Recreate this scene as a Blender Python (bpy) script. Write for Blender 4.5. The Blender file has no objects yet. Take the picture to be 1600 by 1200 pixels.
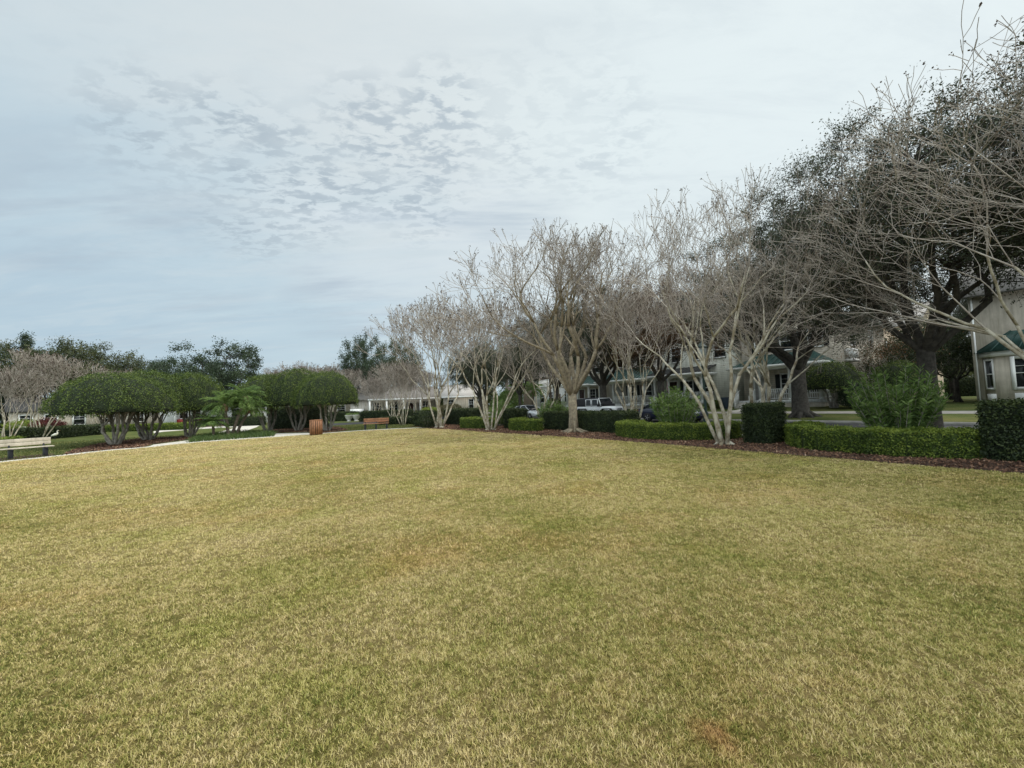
import bpy, math, random
import numpy as np
from mathutils import Vector, Matrix
PI = math.pi
scene = bpy.context.scene
COL = scene.collection

# ------------------------------------------------------------------ camera
FPX, HOR, ROLL, EYE = 620.0, 630.0, 0.0375, 1.6
pitch = math.atan((HOR - 600) / FPX)
roll = math.atan(ROLL)
fwd = Vector((0, math.cos(pitch), math.sin(pitch)))
right0 = Vector((1, 0, 0)); up0 = right0.cross(fwd)
rt = right0 * math.cos(roll) - up0 * math.sin(roll)
up = up0 * math.cos(roll) + right0 * math.sin(roll)
cam = bpy.data.cameras.new('camera'); cam.sensor_width = 36; cam.lens = 36 * FPX / 1600
cam.clip_start = 0.05; cam.clip_end = 3000
camo = bpy.data.objects.new('camera', cam); COL.objects.link(camo)
M = Matrix((rt, up, -fwd)).transposed().to_4x4(); M.translation = (0, 0, EYE)
camo.matrix_world = M
scene.camera = camo

def ray(px, py):
    return rt * ((px - 800) / FPX) + up * ((600 - py) / FPX) + fwd
def gp(px, py, z=0.0):
    d = ray(px, py); t = (z - EYE) / d.z
    return (d.x * t, d.y * t)
def at(px, d):                       # ground point under pixel column px (near the horizon) at depth d
    r = ray(px, HOR - (px - 800) * ROLL); t = d / r.y
    return (r.x * t, d)
CU, SU = math.cos(math.radians(56)), math.sin(math.radians(56))
def UV(u, v): return (-CU * u + SU * v, SU * u + CU * v)
def toUV(x, y): return (-CU * x + SU * y, SU * x + CU * y)
STREET_ROT = -math.radians(56)
GV = [(-1e4, 0), (18.80, 0), (18.84, -.2), (26.26, -.2), (26.30, .0), (27, .03), (29, .16), (31, .27), (36, .52), (1e4, .52)]
def gz(x, y):
    v = SU * x + CU * y
    for (a, za), (b, zb) in zip(GV, GV[1:]):
        if a <= v <= b: return za + (zb - za) * (v - a) / (b - a)
    return 0

# ------------------------------------------------------------------ materials
def nodes(name):
    m = bpy.data.materials.new(name); m.use_nodes = True
    nt = m.node_tree; b = nt.nodes['Principled BSDF']
    return m, nt, b
def N(nt, t, **k):
    n = nt.nodes.new(t)
    for a, v in k.items(): setattr(n, a, v)
    return n
def c4(c): return (c[0], c[1], c[2], 1)
def ramp(nt, fac, stops):
    r = N(nt, 'ShaderNodeValToRGB'); e = r.color_ramp.elements
    while len(e) < len(stops): e.new(0.5)
    for i, (p, c) in enumerate(stops): e[i].position = p; e[i].color = c4(c)
    nt.links.new(fac, r.inputs[0]); return r.outputs[0]
def noise(nt, scale, detail=4, rough=.6, vec=None, dist=0):
    n = N(nt, 'ShaderNodeTexNoise'); n.inputs['Scale'].default_value = scale
    n.inputs['Detail'].default_value = detail; n.inputs['Roughness'].default_value = rough
    n.inputs['Distortion'].default_value = dist
    if vec is None:
        tc = N(nt, 'ShaderNodeNewGeometry'); vec = tc.outputs['Position']
    nt.links.new(vec, n.inputs['Vector']); return n.outputs['Fac']
def mixc(nt, f, a, b, mode='MIX'):
    m = N(nt, 'ShaderNodeMix', data_type='RGBA', blend_type=mode)
    for s, v in ((0, f), (6, a), (7, b)):
        if hasattr(v, 'links') or hasattr(v, 'is_linked'): nt.links.new(v, m.inputs[s])
        elif isinstance(v, (int, float)): m.inputs[s].default_value = v
        else: m.inputs[s].default_value = c4(v)
    return m.outputs[2]
def math_(nt, op, a, b=None, clamp=False):
    m = N(nt, 'ShaderNodeMath', operation=op, use_clamp=clamp)
    for s, v in ((0, a), (1, b)):
        if v is None: continue
        if isinstance(v, (int, float)): m.inputs[s].default_value = v
        else: nt.links.new(v, m.inputs[s])
    return m.outputs[0]
def bump(nt, b, h, strength=.5, dist=.02):
    n = N(nt, 'ShaderNodeBump'); n.inputs['Strength'].default_value = strength; n.inputs['Distance'].default_value = dist
    nt.links.new(h, n.inputs['Height']); nt.links.new(n.outputs[0], b.inputs['Normal'])
def mat(name, c1, c2=None, scale=6, rough=.7, metal=0, bmp=.3, bd=.01, lo=.35, hi=.65, spec=.4):
    m, nt, b = nodes(name)
    b.inputs['Roughness'].default_value = rough; b.inputs['Metallic'].default_value = metal
    b.inputs['Specular IOR Level'].default_value = spec
    c2 = c2 or tuple(x * .75 for x in c1)
    tc = N(nt, 'ShaderNodeTexCoord')
    n = noise(nt, scale, 6, .65, tc.outputs['Object'])
    nt.links.new(ramp(nt, n, [(lo, c2), (hi, c1)]), b.inputs['Base Color'])
    if bmp: bump(nt, b, noise(nt, scale * 6, 4, .6, tc.outputs['Object']), bmp, bd)
    return m
def leafmat(name, stops, trans=.25, rough=.55, gloss=.3, ns=.9, nw=.9):
    m, nt, b = nodes(name)
    a = N(nt, 'ShaderNodeAttribute', attribute_name='rnd')
    geo = N(nt, 'ShaderNodeNewGeometry')
    n = noise(nt, ns, 4, .65, geo.outputs['Position'])
    f = math_(nt, 'ADD', math_(nt, 'MULTIPLY', a.outputs['Fac'], .7), math_(nt, 'MULTIPLY', math_(nt, 'SUBTRACT', n, .36), nw), True)
    c = ramp(nt, f, stops)
    nt.links.new(c, b.inputs['Base Color']); b.inputs['Roughness'].default_value = rough
    b.inputs['Specular IOR Level'].default_value = gloss
    t = N(nt, 'ShaderNodeBsdfTranslucent'); nt.links.new(c, t.inputs[0])
    mx = N(nt, 'ShaderNodeMixShader'); mx.inputs[0].default_value = trans
    nt.links.new(b.outputs[0], mx.inputs[1]); nt.links.new(t.outputs[0], mx.inputs[2])
    nt.links.new(mx.outputs[0], nt.nodes['Material Output'].inputs[0])
    return m

def lawn_colour(nt, rnd=None):
    """straw / green turf colour by place; rnd varies single blades"""
    geo = N(nt, 'ShaderNodeNewGeometry'); pos = geo.outputs['Position']
    mp = N(nt, 'ShaderNodeMapping'); nt.links.new(pos, mp.inputs[0]); mp.inputs['Scale'].default_value = (1, 1, 0)
    p = mp.outputs[0]
    a = noise(nt, .28, 5, .6, p); b = noise(nt, 1.6, 5, .65, p); c = noise(nt, 9, 4, .7, p)
    f = math_(nt, 'ADD', math_(nt, 'MULTIPLY', math_(nt, 'SUBTRACT', a, .5), 1.35), math_(nt, 'MULTIPLY', math_(nt, 'SUBTRACT', b, .5), .8))
    f = math_(nt, 'ADD', f, math_(nt, 'MULTIPLY', math_(nt, 'SUBTRACT', c, .5), 1.1))
    e = noise(nt, 27, 3, .6, p); f = math_(nt, 'ADD', f, math_(nt, 'MULTIPLY', math_(nt, 'SUBTRACT', e, .5), 1.1))
    sx = N(nt, 'ShaderNodeSeparateXYZ'); nt.links.new(p, sx.inputs[0])
    # greener towards the right hand bed, more bleached at the far left
    f = math_(nt, 'ADD', f, math_(nt, 'MULTIPLY', sx.outputs[0], .009))
    f = math_(nt, 'SUBTRACT', f, math_(nt, 'MULTIPLY', sx.outputs[1], .009))
    f = math_(nt, 'ADD', f, .42)
    if rnd is not None:
        f = math_(nt, 'ADD', f, math_(nt, 'MULTIPLY', math_(nt, 'SUBTRACT', rnd, .5), 1.15))
    f = math_(nt, 'ADD', f, 0, True)
    col = ramp(nt, f, [(0, (.68, .56, .29)), (.25, (.55, .45, .19)), (.5, (.42, .365, .125)), (.78, (.26, .26, .062)), (1, (.115, .14, .03))])
    p1 = N(nt, 'ShaderNodeMapping'); nt.links.new(p, p1.inputs[0]); p1.inputs['Location'].default_value = (31, 7, 0)
    p2 = N(nt, 'ShaderNodeMapping'); nt.links.new(p, p2.inputs[0]); p2.inputs['Location'].default_value = (-17, 43, 0)
    k1 = noise(nt, .55, 6, .7, p1.outputs[0]); k2 = noise(nt, .8, 6, .7, p2.outputs[0])
    col = mixc(nt, math_(nt, 'MULTIPLY', math_(nt, 'MULTIPLY', math_(nt, 'SUBTRACT', k1, .50), 4.5, True), .55), col, mixc(nt, 1.0, col, (1.0, .79, .66), 'MULTIPLY'))
    col = mixc(nt, math_(nt, 'MULTIPLY', math_(nt, 'MULTIPLY', math_(nt, 'SUBTRACT', k2, .50), 4.5, True), .8), col, mixc(nt, 1.0, col, (.78, .92, .55), 'MULTIPLY'))
    # one dead patch
    d = N(nt, 'ShaderNodeVectorMath', operation='DISTANCE'); nt.links.new(p, d.inputs[0])
    px, py = gp(1112, 1150); d.inputs[1].default_value = (px, py, 0)
    dd = math_(nt, 'ADD', d.outputs['Value'], math_(nt, 'MULTIPLY', math_(nt, 'SUBTRACT', c, .5), .22))
    k = math_(nt, 'SUBTRACT', 1.0, math_(nt, 'DIVIDE', math_(nt, 'SUBTRACT', dd, .03), .09), True)
    return mixc(nt, math_(nt, 'MULTIPLY', k, .8), col, (.50, .29, .12)), c, b

def grass_blade_mat(name, green=False):
    m, nt, b = nodes(name)
    a = N(nt, 'ShaderNodeAttribute', attribute_name='rnd')
    if green:
        col = ramp(nt, a.outputs['Fac'], [(0, (.05, .075, .015)), (.5, (.09, .115, .028)), (1, (.25, .22, .08))])
    else:
        col, _, _ = lawn_colour(nt, a.outputs['Fac'])
    nt.links.new(col, b.inputs['Base Color']); b.inputs['Roughness'].default_value = .6
    b.inputs['Specular IOR Level'].default_value = .25
    t = N(nt, 'ShaderNodeBsdfTranslucent'); nt.links.new(col, t.inputs[0])
    mx = N(nt, 'ShaderNodeMixShader'); mx.inputs[0].default_value = .18
    nt.links.new(b.outputs[0], mx.inputs[1]); nt.links.new(t.outputs[0], mx.inputs[2])
    nt.links.new(mx.outputs[0], nt.nodes['Material Output'].inputs[0])
    return m
def lawn_ground_mat():
    m, nt, b = nodes('dormant_turf')
    col, c, bb = lawn_colour(nt)
    fine = noise(nt, 60, 5, .8)
    fine2 = noise(nt, 260, 3, .8)
    f = math_(nt, 'ADD', math_(nt, 'MULTIPLY', fine, .5), math_(nt, 'MULTIPLY', fine2, .5))
    col = mixc(nt, 1.0, col, ramp(nt, f, [(.40, (.16, .15, .13)), (.62, (.70, .67, .62))]), 'MULTIPLY')
    nt.links.new(col, b.inputs['Base Color']); b.inputs['Roughness'].default_value = .9
    b.inputs['Specular IOR Level'].default_value = .1
    bump(nt, b, f, 1.0, .03)
    return m
def green_ground_mat():
    m, nt, b = nodes('green_turf')
    a = noise(nt, .35, 5, .6); c = noise(nt, 30, 5, .8)
    f = math_(nt, 'ADD', math_(nt, 'MULTIPLY', a, .6), math_(nt, 'MULTIPLY', c, .4))
    nt.links.new(ramp(nt, f, [(.3, (.04, .06, .016)), (.5, (.075, .095, .026)), (.68, (.18, .16, .06))]), b.inputs['Base Color'])
    b.inputs['Roughness'].default_value = .95; b.inputs['Specular IOR Level'].default_value = .1
    bump(nt, b, c, 1.0, .04)
    return m
def streaks(m, amount=.28):
    nt = m.node_tree; b = nt.nodes['Principled BSDF']; src = b.inputs['Base Color'].links[0].from_socket
    tc = N(nt, 'ShaderNodeTexCoord'); mp = N(nt, 'ShaderNodeMapping'); nt.links.new(tc.outputs['Object'], mp.inputs[0]); mp.inputs['Scale'].default_value = (3, 3, .25)
    n = noise(nt, 1.6, 6, .7, mp.outputs[0])
    nt.links.new(mixc(nt, amount, src, mixc(nt, 1.0, src, ramp(nt, n, [(.35, (.45, .44, .40)), (.6, (1, 1, 1))]), 'MULTIPLY')), b.inputs['Base Color'])
def siding_mat(name, col, pitch=.17):
    m, nt, b = nodes(name)
    tc = N(nt, 'ShaderNodeTexCoord'); s = N(nt, 'ShaderNodeSeparateXYZ'); nt.links.new(tc.outputs['Object'], s.inputs[0])
    fr = math_(nt, 'FRACT', math_(nt, 'DIVIDE', s.outputs[2], pitch))
    n = noise(nt, 1.5, 5, .6, tc.outputs['Object'])
    base = ramp(nt, n, [(.3, tuple(x * .86 for x in col)), (.7, col)])
    groove = math_(nt, 'GREATER_THAN', fr, .9)
    nt.links.new(mixc(nt, groove, base, tuple(x * .45 for x in col)), b.inputs['Base Color'])
    b.inputs['Roughness'].default_value = .6
    bump(nt, b, math_(nt, 'SUBTRACT', 1.0, fr), .8, .02)
    return m

MT = {}
MT['lawn'] = lawn_ground_mat(); MT['green'] = green_ground_mat()
MT['blade'] = grass_blade_mat('turf_blades'); MT['blade_g'] = grass_blade_mat('green_blades', True)
MT['mulch'] = mat('mulch_bed', (.12, .065, .042), (.04, .022, .015), 14, .95, bmp=1, bd=.04)
MT['concrete'] = mat('pale_concrete', (.60, .56, .49), (.44, .41, .36), 2.5, .85, bmp=.3)
MT['pavement'] = mat('grey_pavement', (.27, .26, .235), (.19, .18, .165), 2.5, .9, bmp=.3)
MT['asphalt'] = mat('asphalt', (.055, .056, .058), (.035, .035, .037), 3, .95, spec=.15, bmp=.5, bd=.006)
MT['bark_pale'] = mat('crape_bark', (.47, .43, .34), (.20, .16, .10), 4, .8, bmp=.6, lo=.38, hi=.58)
MT['bark_tan'] = mat('crape_bark_tan', (.33, .275, .19), (.12, .09, .06), 7, .85, bmp=.9, lo=.3, hi=.62)
MT['twig'] = mat('crape_twigs', (.46, .415, .36), (.24, .195, .16), 3, .85, bmp=0)
MT['pod'] = mat('seed_pods', (.12, .085, .06), (.05, .035, .028), 3, .9, bmp=0)
MT['bark_dark'] = mat('oak_bark', (.085, .075, .062), (.03, .026, .022), 7, .95, bmp=1, bd=.03)
MT['bark_grey'] = mat('ligustrum_bark', (.36, .33, .28), (.15, .135, .11), 6, .85, bmp=.6)
MT['leaf_oak'] = leafmat('oak_leaves', [(.1, (.022, .032, .016)), (.5, (.055, .068, .036)), (.9, (.13, .14, .08))], .18)
MT['leaf_rust'] = leafmat('rusty_leaves', [(.1, (.035, .035, .014)), (.5, (.12, .065, .03)), (.9, (.22, .11, .055))], .25)
MT['leaf_olive'] = leafmat('olive_leaves', [(.1, (.03, .045, .018)), (.5, (.075, .09, .038)), (.9, (.15, .15, .065))], .25)
MT['leaf_bluegreen'] = leafmat('blue_green_leaves', [(.1, (.02, .036, .02)), (.5, (.045, .07, .036)), (.9, (.09, .12, .06))], .2)
MT['leaf_top'] = leafmat('topiary_leaves', [(.1, (.016, .034, .007)), (.5, (.065, .105, .02)), (.9, (.18, .225, .045))], .25, ns=2.6, nw=1.15)
MT['leaf_hedge'] = leafmat('dark_hedge_leaves', [(.1, (.010, .018, .006)), (.5, (.026, .042, .013)), (.9, (.08, .10, .032))], .15, ns=3, nw=1.3)
MT['leaf_low'] = leafmat('bright_hedge_leaves', [(.1, (.03, .055, .008)), (.5, (.10, .15, .02)), (.9, (.25, .30, .05))], .3, ns=3, nw=1.4)
MT['leaf_ole'] = leafmat('oleander_leaves', [(.1, (.05, .09, .022)), (.5, (.115, .19, .045)), (.9, (.24, .33, .10))], .35, ns=2.5, nw=1.3)
MT['leaf_lime'] = leafmat('lime_leaves', [(.1, (.10, .14, .02)), (.5, (.2, .25, .04)), (.9, (.3, .34, .07))], .3)
MT['leaf_brown'] = leafmat('bronze_leaves', [(.1, (.04, .04, .02)), (.5, (.11, .10, .045)), (.9, (.19, .16, .08))], .3)
MT['leaf_red'] = leafmat('red_leaves', [(.1, (.03, .01, .01)), (.5, (.10, .016, .016)), (.9, (.16, .035, .03))], .2)
MT['leaf_palm'] = leafmat('palm_leaflets', [(.1, (.04, .075, .02)), (.5, (.12, .20, .05)), (.9, (.26, .36, .10))], .35)
MT['leaf_lir'] = leafmat('liriope_leaves', [(.1, (.03, .055, .015)), (.5, (.06, .105, .025)), (.9, (.12, .16, .04))], .3)
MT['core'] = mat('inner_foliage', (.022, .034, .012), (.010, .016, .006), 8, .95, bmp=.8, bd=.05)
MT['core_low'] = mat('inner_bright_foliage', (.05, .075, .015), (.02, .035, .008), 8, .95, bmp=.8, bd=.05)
MT['cedar'] = mat('cedar_slats', (.42, .20, .10), (.26, .12, .06), 5, .6, bmp=.2)
MT['cedar_line'] = mat('cedar_gap', (.03, .012, .008), None, 5, .8)
MT['plank_pale'] = mat('pale_planks', (.62, .56, .46), (.48, .43, .35), 5, .6, bmp=.2)
MT['black'] = mat('black_metal', (.02, .022, .028), None, 5, .45)
MT['white'] = mat('white_trim', (.84, .84, .81), (.74, .74, .72), 2, .55, bmp=.05)
MT['white2'] = mat('white_render', (.76, .76, .74), (.62, .63, .62), 1.2, .7, bmp=.1)
MT['side_sage'] = siding_mat('sage_siding', (.60, .60, .52))
MT['side_beige'] = siding_mat('beige_siding', (.56, .50, .41))
MT['side_tan'] = siding_mat('tan_siding', (.52, .48, .42))
MT['stucco'] = mat('beige_stucco', (.62, .56, .47), (.50, .45, .37), 1.5, .9, bmp=.4)
MT['stucco_cream'] = mat('cream_stucco', (.82, .67, .50), (.74, .60, .45), 1.5, .9, bmp=.3)
MT['stucco_brown'] = mat('brown_stucco', (.33, .26, .21), (.27, .21, .17), 1.5, .9, bmp=.3)
MT['roof_green'] = mat('green_metal_roof', (.04, .095, .083), (.025, .065, .057), 1.5, .4, metal=.1, bmp=.05, spec=.5)
MT['roof_grey'] = mat('grey_shingles', (.20, .185, .17), (.13, .12, .11), 5, .9, bmp=.8)
MT['roof_pale'] = mat('pale_shingles', (.45, .42, .39), (.34, .32, .30), 5, .9, bmp=.8)
MT['roof_dark'] = mat('dark_shingles', (.06, .058, .056), (.035, .034, .033), 5, .9, bmp=.8)
MT['shutter'] = mat('dark_shutters', (.018, .022, .022), None, 4, .5)
MT['door'] = mat('pale_door', (.45, .44, .42), None, 4, .5)
MT['door_dark'] = mat('dark_door', (.05, .02, .018), None, 4, .5)
MT['red_paint'] = mat('red_paint', (.32, .035, .03), None, 4, .5)
for k_ in ('stucco', 'side_beige', 'side_sage', 'side_tan', 'white2', 'stucco_brown', 'roof_green', 'plank_pale', 'cedar'): streaks(MT[k_], .6)
def glassmat(name, c=(.012, .015, .018), r=.08):
    m, nt, b = nodes(name); b.inputs['Base Color'].default_value = c4(c); b.inputs['Roughness'].default_value = r
    b.inputs['Specular IOR Level'].default_value = .6
    n = noise(nt, 3, 2, .5); bump(nt, b, n, .15, .02); return m
MT['glass'] = glassmat('window_glass')
def carpaint(name, c, metal=0):
    m, nt, b = nodes(name); b.inputs['Roughness'].default_value = .3; b.inputs['Metallic'].default_value = metal
    n = noise(nt, 2.2, 4, .6); nt.links.new(ramp(nt, n, [(.3, tuple(x * .85 for x in c)), (.7, c)]), b.inputs['Base Color'])
    b.inputs['Coat Weight'].default_value = .6; b.inputs['Coat Roughness'].default_value = .08; return m
MT['car_silver'] = carpaint('silver_paint', (.55, .56, .57), .35)
MT['car_white'] = carpaint('white_paint', (.72, .73, .73))
MT['car_navy'] = carpaint('navy_paint', (.010, .014, .035))
MT['car_black'] = mat('black_soft_top', (.022, .022, .025), None, 5, .8)
MT['tyre'] = mat('tyre_rubber', (.02, .02, .02), None, 8, .85)
MT['rim'] = mat('wheel_alloy', (.35, .35, .36), None, 8, .35, metal=.7)
MT['lens'] = mat('lamp_lens', (.75, .76, .78), None, 8, .15, spec=.7)
MT['tail'] = mat('tail_lens', (.28, .01, .01), None, 8, .2)
MT['lamp_green'] = mat('lamp_post_paint', (.02, .045, .04), None, 6, .5)
MT['lantern'] = mat('frosted_lantern', (.38, .42, .42), None, 6, .4)
MT['flag_red'] = mat('flag_red', (.35, .02, .03), None, 4, .8)
MT['flag_blue'] = mat('flag_blue', (.02, .03, .12), None, 4, .8)
MT['flag_white'] = mat('flag_white', (.7, .7, .7), None, 4, .8)
MT['planter'] = mat('cast_stone', (.62, .60, .56), (.48, .46, .42), 4, .8)
MT['feather'] = mat('white_feathers', (.80, .78, .68), (.68, .65, .55), 9, .8)
MT['beak'] = mat('yellow_beak', (.5, .3, .05), None, 9, .5)
MT['wood'] = mat('palm_trunk', (.20, .16, .12), (.08, .065, .05), 9, .95, bmp=1, bd=.03)
MT['dead_frond'] = mat('dead_fronds', (.24, .15, .09), (.12, .07, .045), 9, .95, bmp=.5)
MT['bin_blue'] = mat('dark_bin', (.015, .03, .05), None, 5, .5)

# ------------------------------------------------------------------ mesh helpers
def build(name, V, F, m, parent=None, rnd=None, smooth=False, mats=None, midx=None):
    V = np.asarray(V, dtype=np.float32).reshape(-1, 3)
    me = bpy.data.meshes.new(name)
    me.vertices.add(len(V)); me.vertices.foreach_set('co', V.ravel())
    F = [np.asarray(f, dtype=np.int32) for f in F if len(f)]
    loops = np.concatenate([f.ravel() for f in F])
    sizes = np.concatenate([np.full(len(f), f.shape[1], dtype=np.int32) for f in F])
    starts = np.concatenate([[0], np.cumsum(sizes)[:-1]]).astype(np.int32)
    me.loops.add(len(loops)); me.loops.foreach_set('vertex_index', loops)
    me.polygons.add(len(sizes)); me.polygons.foreach_set('loop_start', starts)
    me.polygons.foreach_set('loop_total', sizes)
    if smooth: me.polygons.foreach_set('use_smooth', np.ones(len(sizes), dtype=bool))
    for mm in (mats or [m]): me.materials.append(mm)
    if midx is not None: me.polygons.foreach_set('material_index', np.asarray(midx, dtype=np.int32))
    me.update(calc_edges=True)
    if rnd is not None:
        a = me.attributes.new('rnd', 'FLOAT', 'POINT'); a.data.foreach_set('value', np.asarray(rnd, dtype=np.float32))
    o = bpy.data.objects.new(name, me); COL.objects.link(o)
    if parent is not None: o.parent = parent
    return o
class MB:
    def __init__(s): s.v = []; s.f = {}; s.mi = 0; s.m = {}
    def add(s, vs, fs):
        b = len(s.v); s.v.extend([tuple(p) for p in vs])
        for f in fs: s.f.setdefault(len(f), []).append([b + i for i in f]); s.m.setdefault(len(f), []).append(s.mi)
        return s
    def box(s, x0, x1, y0, y1, z0, z1):
        vs = [(x, y, z) for z in (z0, z1) for y in (y0, y1) for x in (x0, x1)]
        return s.add(vs, [(0, 2, 3, 1), (4, 5, 7, 6), (0, 1, 5, 4), (2, 6, 7, 3), (0, 4, 6, 2), (1, 3, 7, 5)])
    def beam(s, a, b, w, h=None):          # rectangular bar between points
        a = Vector(a); b = Vector(b); h = h or w; d = (b - a).normalized()
        x = d.cross(Vector((0, 0, 1)));  x = Vector((1, 0, 0)) if x.length < .01 else x.normalized()
        z = x.cross(d); x = x * w / 2; z = z * h / 2
        vs = [p + sx * x + sz * z for p in (a, b) for sx, sz in ((-1, -1), (1, -1), (1, 1), (-1, 1))]
        return s.add(vs, [(0, 3, 2, 1), (4, 5, 6, 7), (0, 1, 5, 4), (1, 2, 6, 5), (2, 3, 7, 6), (3, 0, 4, 7)])
    def tube(s, pts, rs, n=8):
        pts = [Vector(p) for p in pts]; vs = []; fs = []
        d = (pts[1] - pts[0]).normalized(); x = d.orthogonal().normalized()
        for i, p in enumerate(pts):
            if 0 < i < len(pts) - 1: d = (pts[i + 1] - pts[i - 1]).normalized()
            elif i: d = (pts[i] - pts[i - 1]).normalized()
            x = (x - d * x.dot(d)).normalized(); y = d.cross(x)
            for k in range(n):
                a = 2 * PI * k / n; vs.append(p + (x * math.cos(a) + y * math.sin(a)) * rs[i])
        for i in range(len(pts) - 1):
            for k in range(n):
                k2 = (k + 1) % n; fs.append((i * n + k, i * n + k2, (i + 1) * n + k2, (i + 1) * n + k))
        fs.append(tuple(range(n))[::-1]); fs.append(tuple((len(pts) - 1) * n + k for k in range(n)))
        return s.add(vs, fs)
    def lathe(s, prof, c=(0, 0, 0), n=16, axis='z'):
        vs = []; fs = []
        for r, z in prof:
            for k in range(n):
                a = 2 * PI * k / n; p = (r * math.cos(a), r * math.sin(a), z)
                if axis == 'y': p = (p[0], p[2], p[1])
                vs.append((p[0] + c[0], p[1] + c[1], p[2] + c[2]))
        for i in range(len(prof) - 1):
            for k in range(n):
                k2 = (k + 1) % n; fs.append((i * n + k, i * n + k2, (i + 1) * n + k2, (i + 1) * n + k))
        fs.append(tuple(range(n))[::-1]); fs.append(tuple((len(prof) - 1) * n + k for k in range(n)))
        return s.add(vs, fs)
    def build(s, name, m, parent=None, smooth=False, mats=None, bevel=0):
        ks = sorted(s.f); o = build(name, s.v, [s.f[k] for k in ks], m, parent, None, smooth, mats,
                                    sum((s.m[k] for k in ks), []) if mats else None)
        if bevel:
            b = o.modifiers.new('bevel', 'BEVEL'); b.width = bevel; b.segments = 2
        return o

def tag(o, label=None, cat=None, group=None, kind=None):
    if label: o['label'] = label
    if cat: o['category'] = cat
    if group: o['group'] = group
    if kind: o['kind'] = kind
    return o
def empty(name, loc=(0, 0, 0), rz=0, label=None, cat=None, group=None, scale=None):
    o = bpy.data.objects.new(name, None); COL.objects.link(o); o.empty_display_size = .2
    o.location = loc; o.rotation_euler = (0, 0, rz)
    if scale: o.scale = scale if hasattr(scale, '__len__') else (scale,) * 3
    return tag(o, label, cat, group)
def copy_tree(src, loc, rz=0, scale=1, label=None, cat=None, group=None):
    def cp(o, par):
        c = o.copy(); COL.objects.link(c)
        if par is not None: c.parent = par
        for ch in KIDS.get(o.name, []): cp(ch, c)
        return c
    r = cp(src, None); r.location = loc; r.rotation_euler = (0, 0, rz)
    r.scale = scale if hasattr(scale, '__len__') else (scale,) * 3
    return tag(r, label, cat, group)
KIDS = {}
def register(root):
    for o in [root] + list(root.children_recursive): KIDS[o.name] = list(o.children)
def G(p, dz=0): return (p[0], p[1], gz(p[0], p[1]) + dz)

def leaf_cards(C, size, rng, aspect=.45, nrm=None, jitter=.6, dirs=None):
    """diamond shaped leaves at the centres C"""
    n = len(C)
    if dirs is None: t = rng.normal(size=(n, 3))
    else: t = dirs + rng.normal(size=(n, 3)) * jitter
    t /= np.linalg.norm(t, axis=1)[:, None] + 1e-9
    w = rng.normal(size=(n, 3)) if nrm is None else nrm + rng.normal(size=(n, 3)) * jitter
    s = np.cross(t, w); s /= np.linalg.norm(s, axis=1)[:, None] + 1e-9
    L = (size * (0.6 + .8 * rng.random(n)))[:, None]
    V = np.stack([C - t * L * .5, C + s * L * aspect * .5, C + t * L * .5, C - s * L * aspect * .5], 1).reshape(-1, 3)
    F = np.arange(n * 4).reshape(-1, 4)
    return V, F, np.repeat(rng.random(n), 4)
def prisms(segs, n=3):
    """thin twigs: rows of p0(3) p1(3) r0 r1"""
    S = np.asarray(segs, dtype=np.float64); m = len(S)
    a, b = S[:, 0:3], S[:, 3:6]; d = b - a; d /= np.linalg.norm(d, axis=1)[:, None] + 1e-9
    h = np.where(np.abs(d[:, 2:3]) > .9, np.array([[1., 0, 0]]), np.array([[0, 0, 1.]]))
    x = np.cross(d, h); x /= np.linalg.norm(x, axis=1)[:, None]; y = np.cross(d, x)
    V = np.zeros((m, 2 * n, 3))
    for k in range(n):
        an = 2 * PI * k / n; o = x * math.cos(an) + y * math.sin(an)
        V[:, k] = a + o * S[:, 6:7]; V[:, n + k] = b + o * S[:, 7:8]
    base = np.arange(m)[:, None] * 2 * n
    F = np.concatenate([base + np.array([k, (k + 1) % n, n + (k + 1) % n, n + k]) for k in range(n)])
    return V.reshape(-1, 3), F

# ------------------------------------------------------------------ world and sun
SUN_AZ, SUN_EL = math.radians(75), math.radians(55)   # sun direction: towards front right
w = bpy.data.worlds.new('World'); scene.world = w; w.use_nodes = True
nt = w.node_tree; bg = nt.nodes['Background']
sky = N(nt, 'ShaderNodeTexSky', sky_type='NISHITA'); sky.sun_disc = False
sky.sun_elevation = SUN_EL; sky.sun_rotation = SUN_AZ; sky.air_density = 1.2; sky.dust_density = 2
tc = N(nt, 'ShaderNodeTexCoord'); dirv = tc.outputs['Generated']
sp = N(nt, 'ShaderNodeSeparateXYZ'); nt.links.new(dirv, sp.inputs[0])
zc = math_(nt, 'ADD', math_(nt, 'MAXIMUM', sp.outputs[2], 0.0), .10)
pl = N(nt, 'ShaderNodeCombineXYZ')
nt.links.new(math_(nt, 'DIVIDE', sp.outputs[0], zc), pl.inputs[0]); nt.links.new(math_(nt, 'DIVIDE', sp.outputs[1], zc), pl.inputs[1])
P = pl.outputs[0]
def mapped(rotz, sx, sy, off=(0, 0, 0)):
    mp = N(nt, 'ShaderNodeMapping'); nt.links.new(P, mp.inputs[0]); mp.inputs['Rotation'].default_value = (0, 0, rotz)
    mp.inputs['Scale'].default_value = (sx, sy, 1); mp.inputs['Location'].default_value = off; return mp.outputs[0]
def dirto(px, py):
    d = ray(px, py).normalized(); return d
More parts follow.
